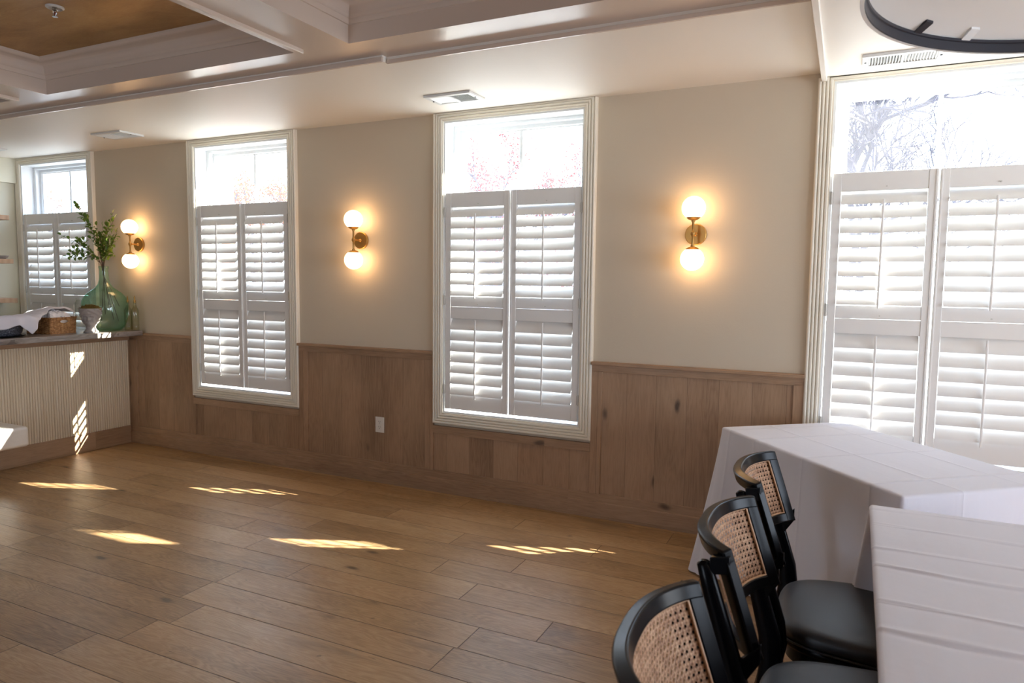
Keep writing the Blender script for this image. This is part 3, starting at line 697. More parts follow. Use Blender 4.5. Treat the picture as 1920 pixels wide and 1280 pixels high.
# ---- two oil bottles
def oil_bottle(x, y, lab):
    t_ = thing('oil_bottle', lab, 'bottle', (x, y, ZC), 0, 'glass oil bottles on the bar')
    p = [(0, 0.003), (0.027, 0.0), (0.031, 0.005), (0.0315, 0.05), (0.030, 0.053), (0.0315, 0.056), (0.0315, 0.066), (0.030, 0.069), (0.0315, 0.072), (0.031, 0.165), (0.027, 0.188), (0.016, 0.208), (0.0115, 0.225), (0.0115, 0.243), (0.014, 0.246), (0.014, 0.252), (0.009, 0.252), (0.0085, 0.225), (0.013, 0.205), (0.0235, 0.187), (0.0275, 0.165), (0.028, 0.01), (0, 0.008)]
    MB().lathe(p, 32).build('glass_body', M['amberglass'], t_, smooth=True)
    MB().lathe([(0, 0.245), (0.0085, 0.245), (0.0085, 0.255), (0.013, 0.257), (0.012, 0.263), (0.005, 0.268), (0, 0.268)], 16).tube([(0, 0, 0.262), (0.001, 0, 0.285), (0.006, -0.004, 0.305)], [0.006, 0.0045, 0.003], 10).tube([(0, 0, 0.27), (-0.010, 0.004, 0.283), (-0.012, 0.004, 0.292)], [0.003, 0.004, 0.003], 8).build('pourer', M['brass'], t_, smooth=True, auto=0.7)
oil_bottle(-5.722, 4.100, 'glass oil bottle with brass pourer standing next to the green demijohn')
oil_bottle(-5.645, 4.112, 'glass oil bottle with brass pourer nearest the wall corner of the bar')
# ---- clear jars behind
def clear_jar(x, y, r, h, lab):
    t_ = thing('glass_jar', lab, 'jar', (x, y, ZC), 0, None)
    MB().lathe([(0, 0.004), (r * .9, 0), (r, .008), (r, h * .84), (r * .82, h * .9), (r * .82, h * .93), (r * .78, h * .93), (r * .95, h * .82), (r * .94, .012), (0, .01)], 32).build('glass_body', M['clearglass'], t_, smooth=True)
    MB().lathe([(0, h * .93), (r * .86, h * .93), (r * .86, h), (r * .8, h * 1.005), (0, h * 1.005)], 32).build('lid', M['clearglass'], t_, smooth=True, auto=.6)
clear_jar(-6.15, 3.975, 0.062, 0.28, 'tall clear glass jar behind the stone head planter')

# ---- stone head planter
def head_planter():
    t_ = thing('head_planter', 'grey stone planter shaped as a classical head, on the bar', 'planter', (-5.690, 3.740, ZC), math.radians(-46))
    m = MB(); NU, NV = 96, 90; Hh = 0.205
    def g_(x, c, w): return math.exp(-((x - c) / w) ** 2)
    prof_ = [(0, .062), (.03, .068), (.06, .066), (.10, .054), (.15, .046), (.21, .043), (.27, .044), (.32, .050), (.38, .056), (.46, .064), (.56, .071), (.68, .079), (.80, .088), (.92, .091), (1.0, .090)]
    def base(v):
        for (a, ra), (b, rb_) in zip(prof_, prof_[1:]):
            if v <= b:
                u = (v - a) / (b - a); return ra + (rb_ - ra) * u
        return prof_[-1][1]
    def fn(u, v):
        th = 2 * PI * u; fx = math.cos(th); fy = math.sin(th)       # face looks along +x
        r = (base(v) + base(min(1, v + .02)) + base(max(0, v - .02))) / 3 * 0.93; z = v * Hh; a = math.atan2(fy, fx)
        if v > .2:
            r += g_(v, .355, .045) * g_(a, 0, .45) * .017                                # chin
            r += g_(v, .425, .012) * g_(a, 0, .17) * .0065 + g_(v, .460, .012) * g_(a, 0, .19) * .0060 - g_(v, .443, .006) * g_(a, 0, .26) * .006
            if .495 < v < .70:
                nz = min(1, (v - .495) / .025) * max(0, min(1, (.70 - v) / .17)) ** .8
                r += .021 * nz * g_(a, 0, .13 + .05 * g_(v, .525, .03))
            for s in (-1, 1):
                r -= g_(v, .635, .030) * g_(a, s * .36, .19) * .016
                r += g_(v, .628, .015) * g_(a, s * .36, .13) * .010
                r -= g_(v, .612, .006) * g_(a, s * .36, .15) * .004
                r += g_(v, .690, .018) * g_(a, s * .33, .24) * .006
                r += g_(v, .53, .06) * g_(a, s * .60, .22) * .006
                r -= g_(v, .45, .05) * g_(a, s * .50, .16) * .004
            hairline = .775 - (0.42 * max(0, min(1, (abs(a) - .62) / .5)))
            if v > hairline:
                k = min(1, (v - hairline) / .03)
                r += k * (.006 + .0048 * math.sin(a * 7 * (1 if a > 0 else -1) + v * 34))
        return (r * fx, r * fy * .90, z)
    m.grid(fn, NU, NV)
    m.lathe([(0.0, Hh - .02), (0.074, Hh - .02), (0.080, Hh)], 48)
    m.lathe([(0, 0), (0.060, 0)], 32)
    m.build('head', M['concrete'], t_, smooth=True, merge=True)
    ms = MB(); rr = random.Random(3)
    for k in range(520):
        a = rr.uniform(0, 2 * PI); r = 0.082 * math.sqrt(rr.random()); z = Hh - .012 + 0.034 * (1 - (r / .09) ** 2) + rr.uniform(-.01, .01)
        p = Vector((r * math.cos(a), r * math.sin(a) * .9, z)); d = Vector((rr.uniform(-1, 1), rr.uniform(-1, 1), rr.uniform(-.3, .9))).normalized()
        ms.tube([p, p + d * .010, p + d * .017 + Vector((0, 0, -.003))], [0.0016, 0.0014, 0.0006], 4)
    ms.lathe([(0.0, Hh + .018), (0.05, Hh + .012), (0.082, Hh - .008), (0.07, Hh - .015)], 24)
    o = ms.build('moss', M['moss']); o.location = (-5.690, 3.740, ZC); tag(o, 'dry brown green moss filling the stone head planter', 'moss', None, 'stuff')
M['moss'] = flat('dry_moss', srgb(118, 96, 42), 0.9)
head_planter()

# ---- woven basket
def basket():
    L_, W_, H_ = 0.235, 0.30, 0.135      # along local y (front), depth, height
    t_ = thing('woven_basket', 'brown woven seagrass basket with oval handle hole on the bar', 'basket', (-5.925, 3.560, ZC), math.radians(4))
    m = MB(); per = []
    hx, hy, rc = W_ / 2, L_ / 2, 0.022
    N_ = 200
    # rounded rectangle perimeter
    segs = []
    def pt(s):
        tot = 2 * (2 * (hx - rc) + 2 * (hy - rc)) + 2 * PI * rc; d = s * tot
        parts = [('l', (hx, -hy + rc), (0, 1), 2 * (hy - rc), (1, 0)), ('c', (hx - rc, hy - rc), 0), ('l', (hx - rc, hy), (-1, 0), 2 * (hx - rc), (0, 1)), ('c', (-hx + rc, hy - rc), PI / 2), ('l', (-hx, hy - rc), (0, -1), 2 * (hy - rc), (-1, 0)), ('c', (-hx + rc, -hy + rc), PI), ('l', (-hx + rc, -hy), (1, 0), 2 * (hx - rc), (0, -1)), ('c', (hx - rc, -hy + rc), 1.5 * PI)]
        for p in parts:
            ln = p[3] if p[0] == 'l' else rc * PI / 2
            if d <= ln + 1e-9:
                if p[0] == 'l': return (p[1][0] + p[2][0] * d, p[1][1] + p[2][1] * d, p[4][0], p[4][1])
                a = p[2] + d / rc; return (p[1][0] + rc * math.cos(a), p[1][1] + rc * math.sin(a), math.cos(a), math.sin(a))
            d -= ln
        return (hx, -hy + rc, 1, 0)
    NR = 30; NC = 240
    hole = lambda x, y, z, nx: nx > .9 and ((y / 0.036) ** 2 + ((z - 0.098) / 0.013) ** 2) < 1
    def fn(u, v):
        x, y, nx, ny = pt(u % 1.0); z = v * H_
        col = u * 34; ph = v * 8 + (0.5 if int(col) % 2 else 0)
        bul = abs(math.sin(PI * col)) ** .6 * (0.0045 + .0035 * math.sin(2 * PI * ph + math.sin(2 * PI * col)))
        if v > .93: bul = .006 + .002 * math.sin(u * 400)
        k = 0.94 + 0.06 * v + bul / 0.13 * 1.0
        return (x * (0.95 + .05 * v) + nx * bul, y * (0.95 + .05 * v) + ny * bul, z)
    nu, nv = NC, NR; vs = []; fs = []
    for j in range(nv + 1):
        for i in range(nu): vs.append(fn(i / nu, j / nv))
    for j in range(nv):
        for i in range(nu):
            a = j * nu + i; b = j * nu + (i + 1) % nu
            c = [vs[q] for q in (a, b, b + nu, a + nu)]; mx_ = sum(q[0] for q in c) / 4; my = sum(q[1] for q in c) / 4; mz = sum(q[2] for q in c) / 4
            if mx_ > hx * .9 and ((my / 0.036) ** 2 + ((mz - 0.100) / 0.014) ** 2) < 1: continue
            fs.append((a, b, b + nu, a + nu))
    m.add(vs, fs); m.box((-hx * .94, -hy * .94, 0), (hx * .94, hy * .94, 0.01))
    m.build('body', M['seagrass'], t_, smooth=True)
    MB().tube([(hx * 1.02, 0.038 * math.cos(a), 0.100 + 0.016 * math.sin(a)) for a in [2 * PI * k / 24 for k in range(24)]], 0.004, 8, closed=True).build('handle_rim', M['seagrass'], t_, smooth=True)
    # crumpled wrapping inside
    rr = random.Random(11); pm = MB()
    for k in range(150):
        a = rr.uniform(0, 2 * PI); q = math.sqrt(rr.random()); x = q * math.cos(a) * (hx - .035); y = q * math.sin(a) * (hy - .028)
        zt = 0.128 + 0.058 * (1 - q * q) + rr.uniform(-.006, .012)
        p = Vector((x, y, zt)); d = Vector((rr.uniform(-1, 1), rr.uniform(-1, 1), rr.uniform(-.4, .4))).normalized(); e = d.cross(Vector((rr.uniform(-.5, .5), rr.uniform(-.5, .5), 1))).normalized(); n_ = d.cross(e)
        l_, w_ = rr.uniform(.014, .030), rr.uniform(.008, .014)
        pm.add([p - d * l_, p - d * l_ * .3 + e * w_ + n_ * .004, p + d * l_ * .4 + e * w_ * .8 - n_ * .003, p + d * l_, p + d * l_ * .3 - e * w_ + n_ * .005, p - d * l_ * .5 - e * w_ * .9 - n_ * .004, p + n_ * .007], [(0, 1, 6), (1, 2, 6), (2, 3, 6), (3, 4, 6), (4, 5, 6), (5, 0, 6)])
    pm.grid(lambda u, v: ((u * 2 - 1) * (hx - .016), (v * 2 - 1) * (hy - .014), 0.05 + (0.128 * (1 - max(abs(u * 2 - 1), abs(v * 2 - 1)) ** 6)) + 0.006 * math.sin(u * 37) * math.cos(v * 29)), 40, 40)
    o = pm.build('wrapping_paper', M['paper']); o.location = (-5.925, 3.560, ZC); o.rotation_euler = (0, 0, math.radians(4))
    tag(o, 'crumpled white wrapping paper heaped in the woven basket', 'paper', None, 'stuff')
def m_sea():
    t_ = NT('seagrass'); x, y, z, v = t_.xyz(); n_ = t_.noise(v, 55, 3); f = t_.noise(t_.comb(t_.M('MULTIPLY', x, 30.), t_.M('MULTIPLY', y, 30.), t_.M('MULTIPLY', z, 200.)), 2, 2)
    t_.pbr(t_.ramp(t_.M('ADD', t_.M('MULTIPLY', n_, .7), t_.M('MULTIPLY', f, .3)), [(0.3, srgb(110, 70, 38)), (0.5, srgb(172, 122, 72)), (0.7, srgb(214, 168, 112))]), 0.6, 0, t_.bump(f, .4, .002)); return t_.m
M['seagrass'] = m_sea(); M['paper'] = flat('white_tissue', srgb(232, 232, 236), 0.45)
basket()

# ---- speckled roasting pan and the napkin
def m_speck():
    t_ = NT('speckled_enamel'); x, y, z, v = t_.xyz(); vo = t_.n('ShaderNodeTexNoise'); vo.inputs['Scale'].default_value = 160; vo.inputs['Detail'].default_value = 1; t_.link(v, vo.inputs['Vector'])
    t_.pbr(t_.ramp(vo.outputs[0], [(0.55, srgb(62, 66, 78)), (0.66, srgb(150, 156, 170))]), 0.3); return t_.m
M['speck'] = m_speck()
t = thing('roasting_pan', 'dark speckled round pan under the white napkin on the bar', 'pan', (-5.955, 3.06, ZC))
MB().lathe([(0, 0), (0.235, 0), (0.27, 0.004), (0.275, 0.012), (0.25, 0.014), (0, 0.012)], 48).build('base', M['black'], t, smooth=True, auto=.6)
MB().lathe([(0, 0.013), (0.238, 0.013), (0.252, 0.03), (0.262, 0.085), (0.270, 0.090), (0.262, 0.094), (0.252, 0.088), (0.225, 0.11), (0.14, 0.135), (0, 0.145)], 48).build('lid', M['speck'], t, smooth=True, auto=.8)
M['napkin'] = m_cloth('napkin_linen', [], [], srgb(226, 222, 228), 0.12)
cols = [(2.55, 1.150, 1.180, -5.70, 1.090), (2.80, 1.160, 1.190, -5.676, 1.085), (3.02, 1.160, 1.194, -5.672, 1.094), (3.10, 1.160, 1.194, -5.668, 1.104), (3.165, 1.16, 1.192, -5.662, 1.128), (3.21, 1.16, 1.190, -5.658, 1.085), (3.25, 1.16, 1.188, -5.655, 1.048), (3.29, 1.16, 1.186, -5.66, 1.085), (3.335, 1.165, 1.184, -5.70, 1.155), (3.40, 1.175, 1.190, -5.765, 1.182), (3.45, 1.185, 1.205, -5.815, 1.196), (3.51, 1.20, 1.230, -5.86, 1.222), (3.58, 1.21, 1.244, -5.885, 1.236), (3.64, 1.208, 1.242, -5.875, 1.232), (3.69, 1.195, 1.232, -5.835, 1.205), (3.725, 1.17, 1.212, -5.86, 1.190)]
def nap(u, v):
    k = v * (len(cols) - 1); i = min(int(k), len(cols) - 2); f = k - i; f = f * f * (3 - 2 * f) * .5 + f * .5
    a = [p + (q - p) * f for p, q in zip(cols[i], cols[i + 1])]
    y, zb, zt, xh, zh = a
    y += (k - i - f) * (cols[i + 1][0] - cols[i][0])
    xk = -6.17 + 0.02 * math.sin(v * 21)
    if u < .55: s = u / .55; x = xk + (xh - 0.035 - xk) * s; z = zb + (zt - zb) * math.sin(s * PI / 2)
    else:
        s = (u - .55) / .45; xa = xh - 0.035; x = xa + (xh - xa) * math.sin(s * PI / 2); z = zt + (zh - zt) * (1 - math.cos(s * PI / 2)) if zt - zh > .03 else zt + (zh - zt) * s
    wv = .003 * math.sin(y * 55 + x * 20) + .003 * math.sin(y * 23 - x * 37)
    return (x + (0.004 * math.sin(y * 60) * max(0, u - .5) * 2), y, z + wv + ZC - 1.03)
tag(MB().grid(nap, 40, 120).build('linen_napkin', M['napkin'], smooth=True, solid=0.0015), 'white linen napkin draped over the pan and the basket top', 'napkin')

# ---- things on the end wall shelves
t = thing('drinking_glass', 'clear stemless glass on the middle oak wall shelf', 'glass', (-7.30, 3.83, 1.657))
MB().lathe([(0, .004), (.03, 0), (.034, .01), (.04, .12), (.038, .2), (.036, .2), (.038, .12), (.032, .012), (0, .01)], 24).build('glass_body', M['clearglass'], t, smooth=True)
tag(MB().lathe([(0, .004), (.03, 0), (.05, .012), (.062, .03), (.060, .031), (.048, .015), (0, .01)], 24, (-7.26, 3.925, 1.657)).build('small_dish', M['concrete'], smooth=True, auto=.8), 'small shallow grey dish at the end of the middle wall shelf', 'dish')

# ================================================================ clothed tables
def sm(x): x = max(0, min(1, x)); return x * x * (3 - 2 * x)
def cloth_mesh(L, W, H, zb, off, topz, nl, nw, nr=26, r=0.012, mc=10):
    """L along local x, W along local y; off(side, s, t, corner) gives the outward offset of the hanging part"""
    m = MB(); hx, hy = L / 2 - r, W / 2 - r
    m.grid(lambda u, v: ((2 * u - 1) * hx, (2 * v - 1) * hy, H + topz((2 * u - 1) * hx, (2 * v - 1) * hy)), nl, nw)
    per = []
    def side(p0, p1, n, nrm, idx):
        for k in range(n + 1):
            f = k / n; per.append((p0[0] + (p1[0] - p0[0]) * f, p0[1] + (p1[1] - p0[1]) * f, nrm[0], nrm[1], idx, f, 0))
    def corner(p, a0, idx):
        for k in range(1, mc):
            a = a0 + PI / 2 * k / mc; per.append((p[0], p[1], math.cos(a), math.sin(a), idx, k / mc, 1))
    side((-hx, -hy), (hx, -hy), nl, (0, -1), 0); corner((hx, -hy), -PI / 2, 0)
    side((hx, -hy), (hx, hy), nw, (1, 0), 1); corner((hx, hy), 0, 1)
    side((hx, hy), (-hx, hy), nl, (0, 1), 2); corner((-hx, hy), PI / 2, 2)
    side((-hx, hy), (-hx, -hy), nw, (-1, 0), 3); corner((-hx, -hy), PI, 3)
    vs = []; n = len(per); rings = []
    for j in range(5):
        a = PI / 2 * j / 4; rings.append((r * math.sin(a), r * (1 - math.cos(a)), 0))
    for j in range(1, nr + 1): rings.append((r, r + (H - zb - r) * j / nr, j / nr))
    for o_, dz, t_ in rings:
        for x, y, nx, ny, idx, f, c in per:
            k = off(idx, f, t_, c) if t_ > 0 else 0
            tz = topz(x, y) * max(0, 1 - dz / .03)
            vs.append((x + nx * (o_ + k), y + ny * (o_ + k), H - dz + tz))
    fs = []
    for j in range(len(rings) - 1):
        for k in range(n):
            q = (k + 1) % n; fs.append((j * n + k, j * n + q, (j + 1) * n + q, (j + 1) * n + k))
    m.add(vs, fs); return m
def table(L, W, H, loc, rz, lab):
    t_ = thing('banquet_table', lab, 'table', loc, rz)
    MB().box((-L / 2 + .012, -W / 2 + .012, H - .03), (L / 2 - .012, W / 2 - .012, H - 0.004)).build('table_top', M['plate'], t_, bevel=.004)
    for sx_ in (-1, 1):
        for sy_ in (-1, 1): MB().tube([(sx_ * (L / 2 - .12), sy_ * (W / 2 - .1), 0), (sx_ * (L / 2 - .12), sy_ * (W / 2 - .1), H - .03)], 0.014, 10).build('leg', M['steel'], t_)
CLOTH = srgb(222, 221, 229)
# far table, turned, one corner to the window
T1 = (0.108, 3.4265, 0); R1 = math.radians(-50.5); L1, W1, H1 = 1.19, 0.725, 0.77
table(L1, W1, H1 - .004, T1, R1, 'folding table hidden beneath the turned white cloth by the large window')
FL = {0: 0.085, 1: 0.05, 2: 0.012, 3: 0.15}        # flare of the corner that follows side idx
def off1(idx, f, t_, c):
    Ls = L1 if idx in (0, 2) else W1
    nxt, prv = FL[idx], FL[(idx - 1) % 4]
    if c: 
        return t_ ** 1.15 * nxt * (0.75 + 0.25 * math.sin(PI * f) + 0.12 * math.sin(f * 9))
    d0, d1 = f * Ls, (1 - f) * Ls
    k = 0.012 + .75 * prv * math.exp(-(d0 / .10) ** 2) + .75 * nxt * math.exp(-(d1 / .10) ** 2)
    k -= .25 * prv * math.exp(-((d0 - .17) / .07) ** 2) + .25 * nxt * math.exp(-((d1 - .17) / .07) ** 2)
    s_ = f * Ls
    k += 0.010 * math.sin(s_ * 13 + idx * 1.7) + .005 * math.sin(s_ * 31 + idx)
    if idx == 2: k = min(k, .012)
    return max(k, -0.02) * t_ ** 1.1
CR1 = [(-0.36, 1), (0.02, 1), (0.40, .7)]
def top1(x, y):
    z = 0.0
    for c_, a in ((-0.30, .0014), (0.05, .0016), (0.44, .002)): z += a * math.exp(-abs(x - c_) / .008)
    for c_, a in ((-0.10, .0010), (0.2, .0008)): z += a * math.exp(-abs(y - c_) / .008)
    return z
M['cloth1'] = m_cloth('white_tablecloth', [(-0.30, 2.6), (0.05, 1.2), (0.44, 2.2), (-0.515, 2.0)], [(-0.10, .8), (0.2, .7)], CLOTH, 0.26, 0.6)
o = cloth_mesh(L1, W1, H1, 0.012, off1, top1, 120, 70).build('tablecloth', M['cloth1'], smooth=True, merge=True)
o.location = T1; o.rotation_euler = (0, 0, R1)
tag(o, 'white tablecloth to the floor on the turned table by the large window', 'tablecloth', 'white cloths on the tables')
# near table, its side towards the chairs
T2 = (0.468, 1.690, 0); L2, W2, H2 = 1.83, 0.755, 0.765; R2 = PI / 2 - math.radians(0.6)
table(L2, W2, H2 - .004, T2, R2, 'folding table hidden beneath the creased white cloth beside the black chairs')
FL2 = {0: 0.05, 1: 0.13, 2: 0.05, 3: 0.05}
def off2(idx, f, t_, c):
    # local x runs towards the window; side 2 (local +y) is the chairs' side
    Ls = L2 if idx in (0, 2) else W2
    inw = -0.225 * sm(t_ / .30)
    if c:
        base_ = FL2[idx] * t_ ** 1.1 * (0.8 + .2 * math.sin(PI * f))
        if idx == 1: return base_ * (1 - sm((f - .75) / .25) * .35)
        return base_
    d0, d1 = f * Ls, (1 - f) * Ls
    k = (0.012 + .8 * FL2[(idx - 1) % 4] * math.exp(-(d0 / .09) ** 2) + .8 * FL2[idx] * math.exp(-(d1 / .09) ** 2) + .010 * math.sin(f * Ls * 14 + idx)) * t_ ** 1.1
    if idx == 2:
        m_ = sm((d0 - .005) / .05)
        return .65 * FL2[1] * t_ * (1 - m_) + inw * m_ + 0.004 * math.sin(f * 60) * t_
    return k
CR2 = [(0.875, 0.003, .6), (0.70, 0.004, 1.5), (0.485, .0045, 2.0), (0.345, 0.006, 2.2), (0.10, .007, 2.2), (-0.04, .008, 2.6), (-0.30, .006, 2), (-.6, .005, 2)]
def top2(x, y):
    z = 0.0
    for c_, a, _ in CR2:
        d = x - c_ + 0.012 * math.sin(y * 9 + c_ * 20); z += .6 * a * (math.exp(-(d / .006) ** 2) - .6 * math.exp(-((d + .014) / .012) ** 2)) * (0.65 + .35 * math.sin(y * 12 + c_ * 31))
    z += .0035 * math.sin(x * 9 + 1.5 * math.sin(y * 5)) * sm((.35 - x) / .3)
    return z
M['cloth2'] = m_cloth('creased_white_tablecloth', [(a, k) for a, b, k in CR2], [], CLOTH, 0.22, 0.5)
o = cloth_mesh(L2, W2, H2, 0.012, off2, top2, 460, 60).build('tablecloth', M['cloth2'], smooth=True, merge=True)
o.location = T2; o.rotation_euler = (0, 0, R2)
tag(o, 'creased white tablecloth on the near table the black chairs are pushed up to', 'tablecloth', 'white cloths on the tables')

# ================================================================ cane-back chairs
def make_chair():
    """local: +x faces the table, origin on the floor under the seat"""
    t_ = thing('dining_chair', 'x', 'chair', (0, 0, 0), 0, 'black cane-back chairs along the near table')
    SW = 0.228; ZBt, ZTp = 0.662, 0.905
    def S(s, tt):
        y = SW * s; xe = -0.203 - 0.080 * tt
        x = xe - 0.088 * (1 - abs(s) ** 2.5) ** 0.9
        dx = 0.0
        return Vector((x, y, ZBt + (ZTp - ZBt) * tt))
    def nrm(s, tt):
        e = 0.01; a = S(min(1, s + e), tt) - S(max(-1, s - e), tt); b = S(s, min(1, tt + e)) - S(s, max(0, tt - e)); n_ = a.cross(b); n_.normalize()
        return n_ if n_.x > 0 else -n_
    def frame_piece(s0, s1, t0, t1, ns, nt_, h=0.013, mb=None):
        mb = mb or MB(); vs = []
        for sg in (-1, 1):
            for j in range(nt_ + 1):
                for i in range(ns + 1):
                    s = s0 + (s1 - s0) * i / ns; tt = t0 + (t1 - t0) * j / nt_; p = S(s, tt) + nrm(s, tt) * h * sg; vs.append(p)
        N = (ns + 1) * (nt_ + 1); fs = []; w_ = ns + 1
        for j in range(nt_):
            for i in range(ns):
                a = j * w_ + i; fs.append((a, a + 1, a + w_ + 1, a + w_)); fs.append((N + a, N + a + w_, N + a + w_ + 1, N + a + 1))
        for i in range(ns): fs.append((i, N + i, N + i + 1, i + 1)); q = nt_ * w_ + i; fs.append((q, q + 1, N + q + 1, N + q))
        for j in range(nt_): a = j * w_; fs.append((a, a + w_, N + a + w_, N + a)); a += ns; fs.append((a, N + a, N + a + w_, a + w_))
        return mb.add(vs, fs)
    frame_piece(-1, 1, 0.865, 1.0, 48, 2, .0145).build('top_rail', M['black'], t_, bevel=0.005, seg=3)
    frame_piece(-1, 1, 0.0, 0.125, 48, 2, .013).build('bottom_rail', M['black'], t_, bevel=0.004, seg=3)
    for sg in (-1, 1):
        frame_piece(sg * 0.875, sg * 1.0, 0.0, 1.0, 3, 10, .0135).build('back_stile', M['black'], t_, bevel=0.004, seg=3)
    # cane sheet, its bead
    L_ = 0.0; NS = 60; arc = [0.0]
    for i in range(NS): arc.append(arc[-1] + (S(-.875 + 1.75 * (i + 1) / NS, .5) - S(-.875 + 1.75 * i / NS, .5)).length)
    cm_ = MB()
    def cf(u, v): s = -.9 + 1.8 * u; tt = .10 + .79 * v; return S(s, tt) + nrm(s, tt) * 0.004
    cm_.grid(cf, NS, 10, uv=lambda u, v: (arc[min(NS, int(round(u * NS)))], v * 0.195))
    cm_.build('cane_panel', M['cane'], t_, smooth=True)
    loop = [S(-.868 + 1.736 * k / 30, .872) for k in range(31)] + [S(.868, .872 - .74 * k / 10) for k in range(1, 10)] + [S(.868 - 1.736 * k / 30, .132) for k in range(31)] + [S(-.868, .132 + .74 * k / 10) for k in range(1, 10)]
    lp = []
    for p in loop:
        s = p.y / SW; tt = (p.z - ZBt) / (ZTp - ZBt); lp.append(p + nrm(s, tt) * 0.010)
    MB().tube(lp, 0.0032, 6, closed=True).build('bead', M['canebead'], t_, smooth=True)
    # rear legs: post behind the panel end, running to the floor
    for sg in (-1, 1):
        y = sg * 0.238
        path = [(-0.330, .868, .017, .015), (-0.316, .82, .020, .016), (-0.288, .73, .022, .018), (-0.255, .62, .026, .019), (-0.222, .50, .031, .020), (-0.214, .43, .032, .020), (-0.235, .28, .027, .018), (-0.300, 0.0, .018, .015)]
        vs = []; N = 12
        for x, z, a, b in path:
            for k in range(N):
                th = 2 * PI * k / N; ct, st_ = math.cos(th), math.sin(th); pw = lambda c: math.copysign(abs(c) ** .6, c)
                vs.append((x + a * pw(ct), y + b * pw(st_), z))
        x, z, a, b = path[0]
        for k in range(N):
            th = 2 * PI * k / N; vs.append((x + a * .55 * math.cos(th), y + b * .55 * math.sin(th), z + .009))
        order = [len(path)] + list(range(len(path)))
        fs = [tuple(len(path) * N + k for k in range(N))]
        for i in range(len(order) - 1):
            A, B = order[i], order[i + 1]
            for k in range(N): q = (k + 1) % N; fs.append((A * N + k, A * N + q, B * N + q, B * N + k))
        fs.append(tuple(order[-1] * N + k for k in range(N))[::-1])
        MB().add(vs, fs).build('leg', M['black'], t_, smooth=True, auto=1.1)
        # fixing blocks between panel end and leg
        MB().add([(-0.318, y - .014, .850), (-0.275, y * .955 - .006, .850), (-0.275, y * .955 - .006, .893), (-0.318, y - .014, .890), (-0.318, y + .014, .850), (-0.275, y * .955 + .008, .850), (-0.275, y * .955 + .008, .893), (-0.318, y + .014, .890)], [(0, 1, 2, 3), (4, 7, 6, 5), (0, 4, 5, 1), (1, 5, 6, 2), (2, 6, 7, 3), (3, 7, 4, 0)]).build('upper_joint', M['black'], t_, bevel=.003)
        MB().add([(-0.258, y - .013, .575), (-0.203, y * .96 - .008, .662), (-0.203, y * .96 - .008, .705), (-0.268, y - .013, .640), (-0.258, y + .013, .575), (-0.203, y * .96 + .008, .662), (-0.203, y * .96 + .008, .705), (-0.268, y + .013, .640)], [(0, 1, 2, 3), (4, 7, 6, 5), (0, 4, 5, 1), (1, 5, 6, 2), (2, 6, 7, 3), (3, 7, 4, 0)]).build('lower_joint', M['black'], t_, bevel=.003)
        MB().tube([(0.185, sg * .205, .40), (0.195, sg * .212, .2), (0.205, sg * .218, 0)], [.022, .018, .014], 12).build('leg', M['black'], t_, smooth=True, auto=1.1)
    # seat outline
    def outline(k, grow=0.0):
        a = 2 * PI * k; c_, s_ = math.cos(a), math.sin(a); e = 2 / 3.6
        x = math.copysign(abs(c_) ** e, c_); y = math.copysign(abs(s_) ** e, s_)
        wy = 0.240 + 0.030 * x; return ((0.225 + grow) * x, (wy + grow) * y)
    def seat_body(levels, nm, mat, smooth=True):
        NN = 72; vs = []; fs = []
        for g_, z in levels:
            for k in range(NN): x, y = outline(k / NN, g_); vs.append((x, y, z))
        for j in range(len(levels) - 1):
            for k in range(NN): q = (k + 1) % NN; fs.append((j * NN + k, j * NN + q, (j + 1) * NN + q, (j + 1) * NN + k))
        fs.append(tuple(range(NN))[::-1]); fs.append(tuple((len(levels) - 1) * NN + k for k in range(NN)))
        return MB().add(vs, fs).build(nm, mat, t_, smooth=smooth, auto=.9)
    seat_body([(-.005, .418), (.003, .424), (.006, .434), (.005, .449), (-.001, .461), (-.011, .468), (-.026, .4715), (-.05, .474), (-.09, .476), (-.15, .477), (-.2, .478)], 'seat', M['leather'])
    MB().tube([(*outline(k / 72, 0.006), .421) for k in range(72)], 0.0035, 6, closed=True).build('piping', M['leather'], t_, smooth=True)
    seat_body([(-.030, .335), (-.022, .340), (-.020, .385), (-.002, .395), (.000, .402), (.0, .414), (-.004, .418)], 'seat_frame', M['black'])
    for sg in (-1, 1): MB().tube([(-0.255, sg * .232, .21), (0.19, sg * .21, .21)], .011, 8).build('stretcher', M['black'], t_)
    return t_
ch0 = make_chair()
for k, (x, y, rz, lab) in enumerate([(0.070, 2.405, 0.0, 'black cane-back chair nearest the window wall, farthest of three along the near table'),
                                     (0.068, 1.812, 0.0, 'middle one of three black cane-back chairs along the near table'),
                                     (0.048, 1.180, math.radians(3), 'closest black cane-back chair, cut off by the bottom edge of the view')]):
    c = ch0 if k == 0 else copy_tree(ch0)
    c.location = (x, y, 0); c.rotation_euler = (0, 0, rz); c['label'] = lab

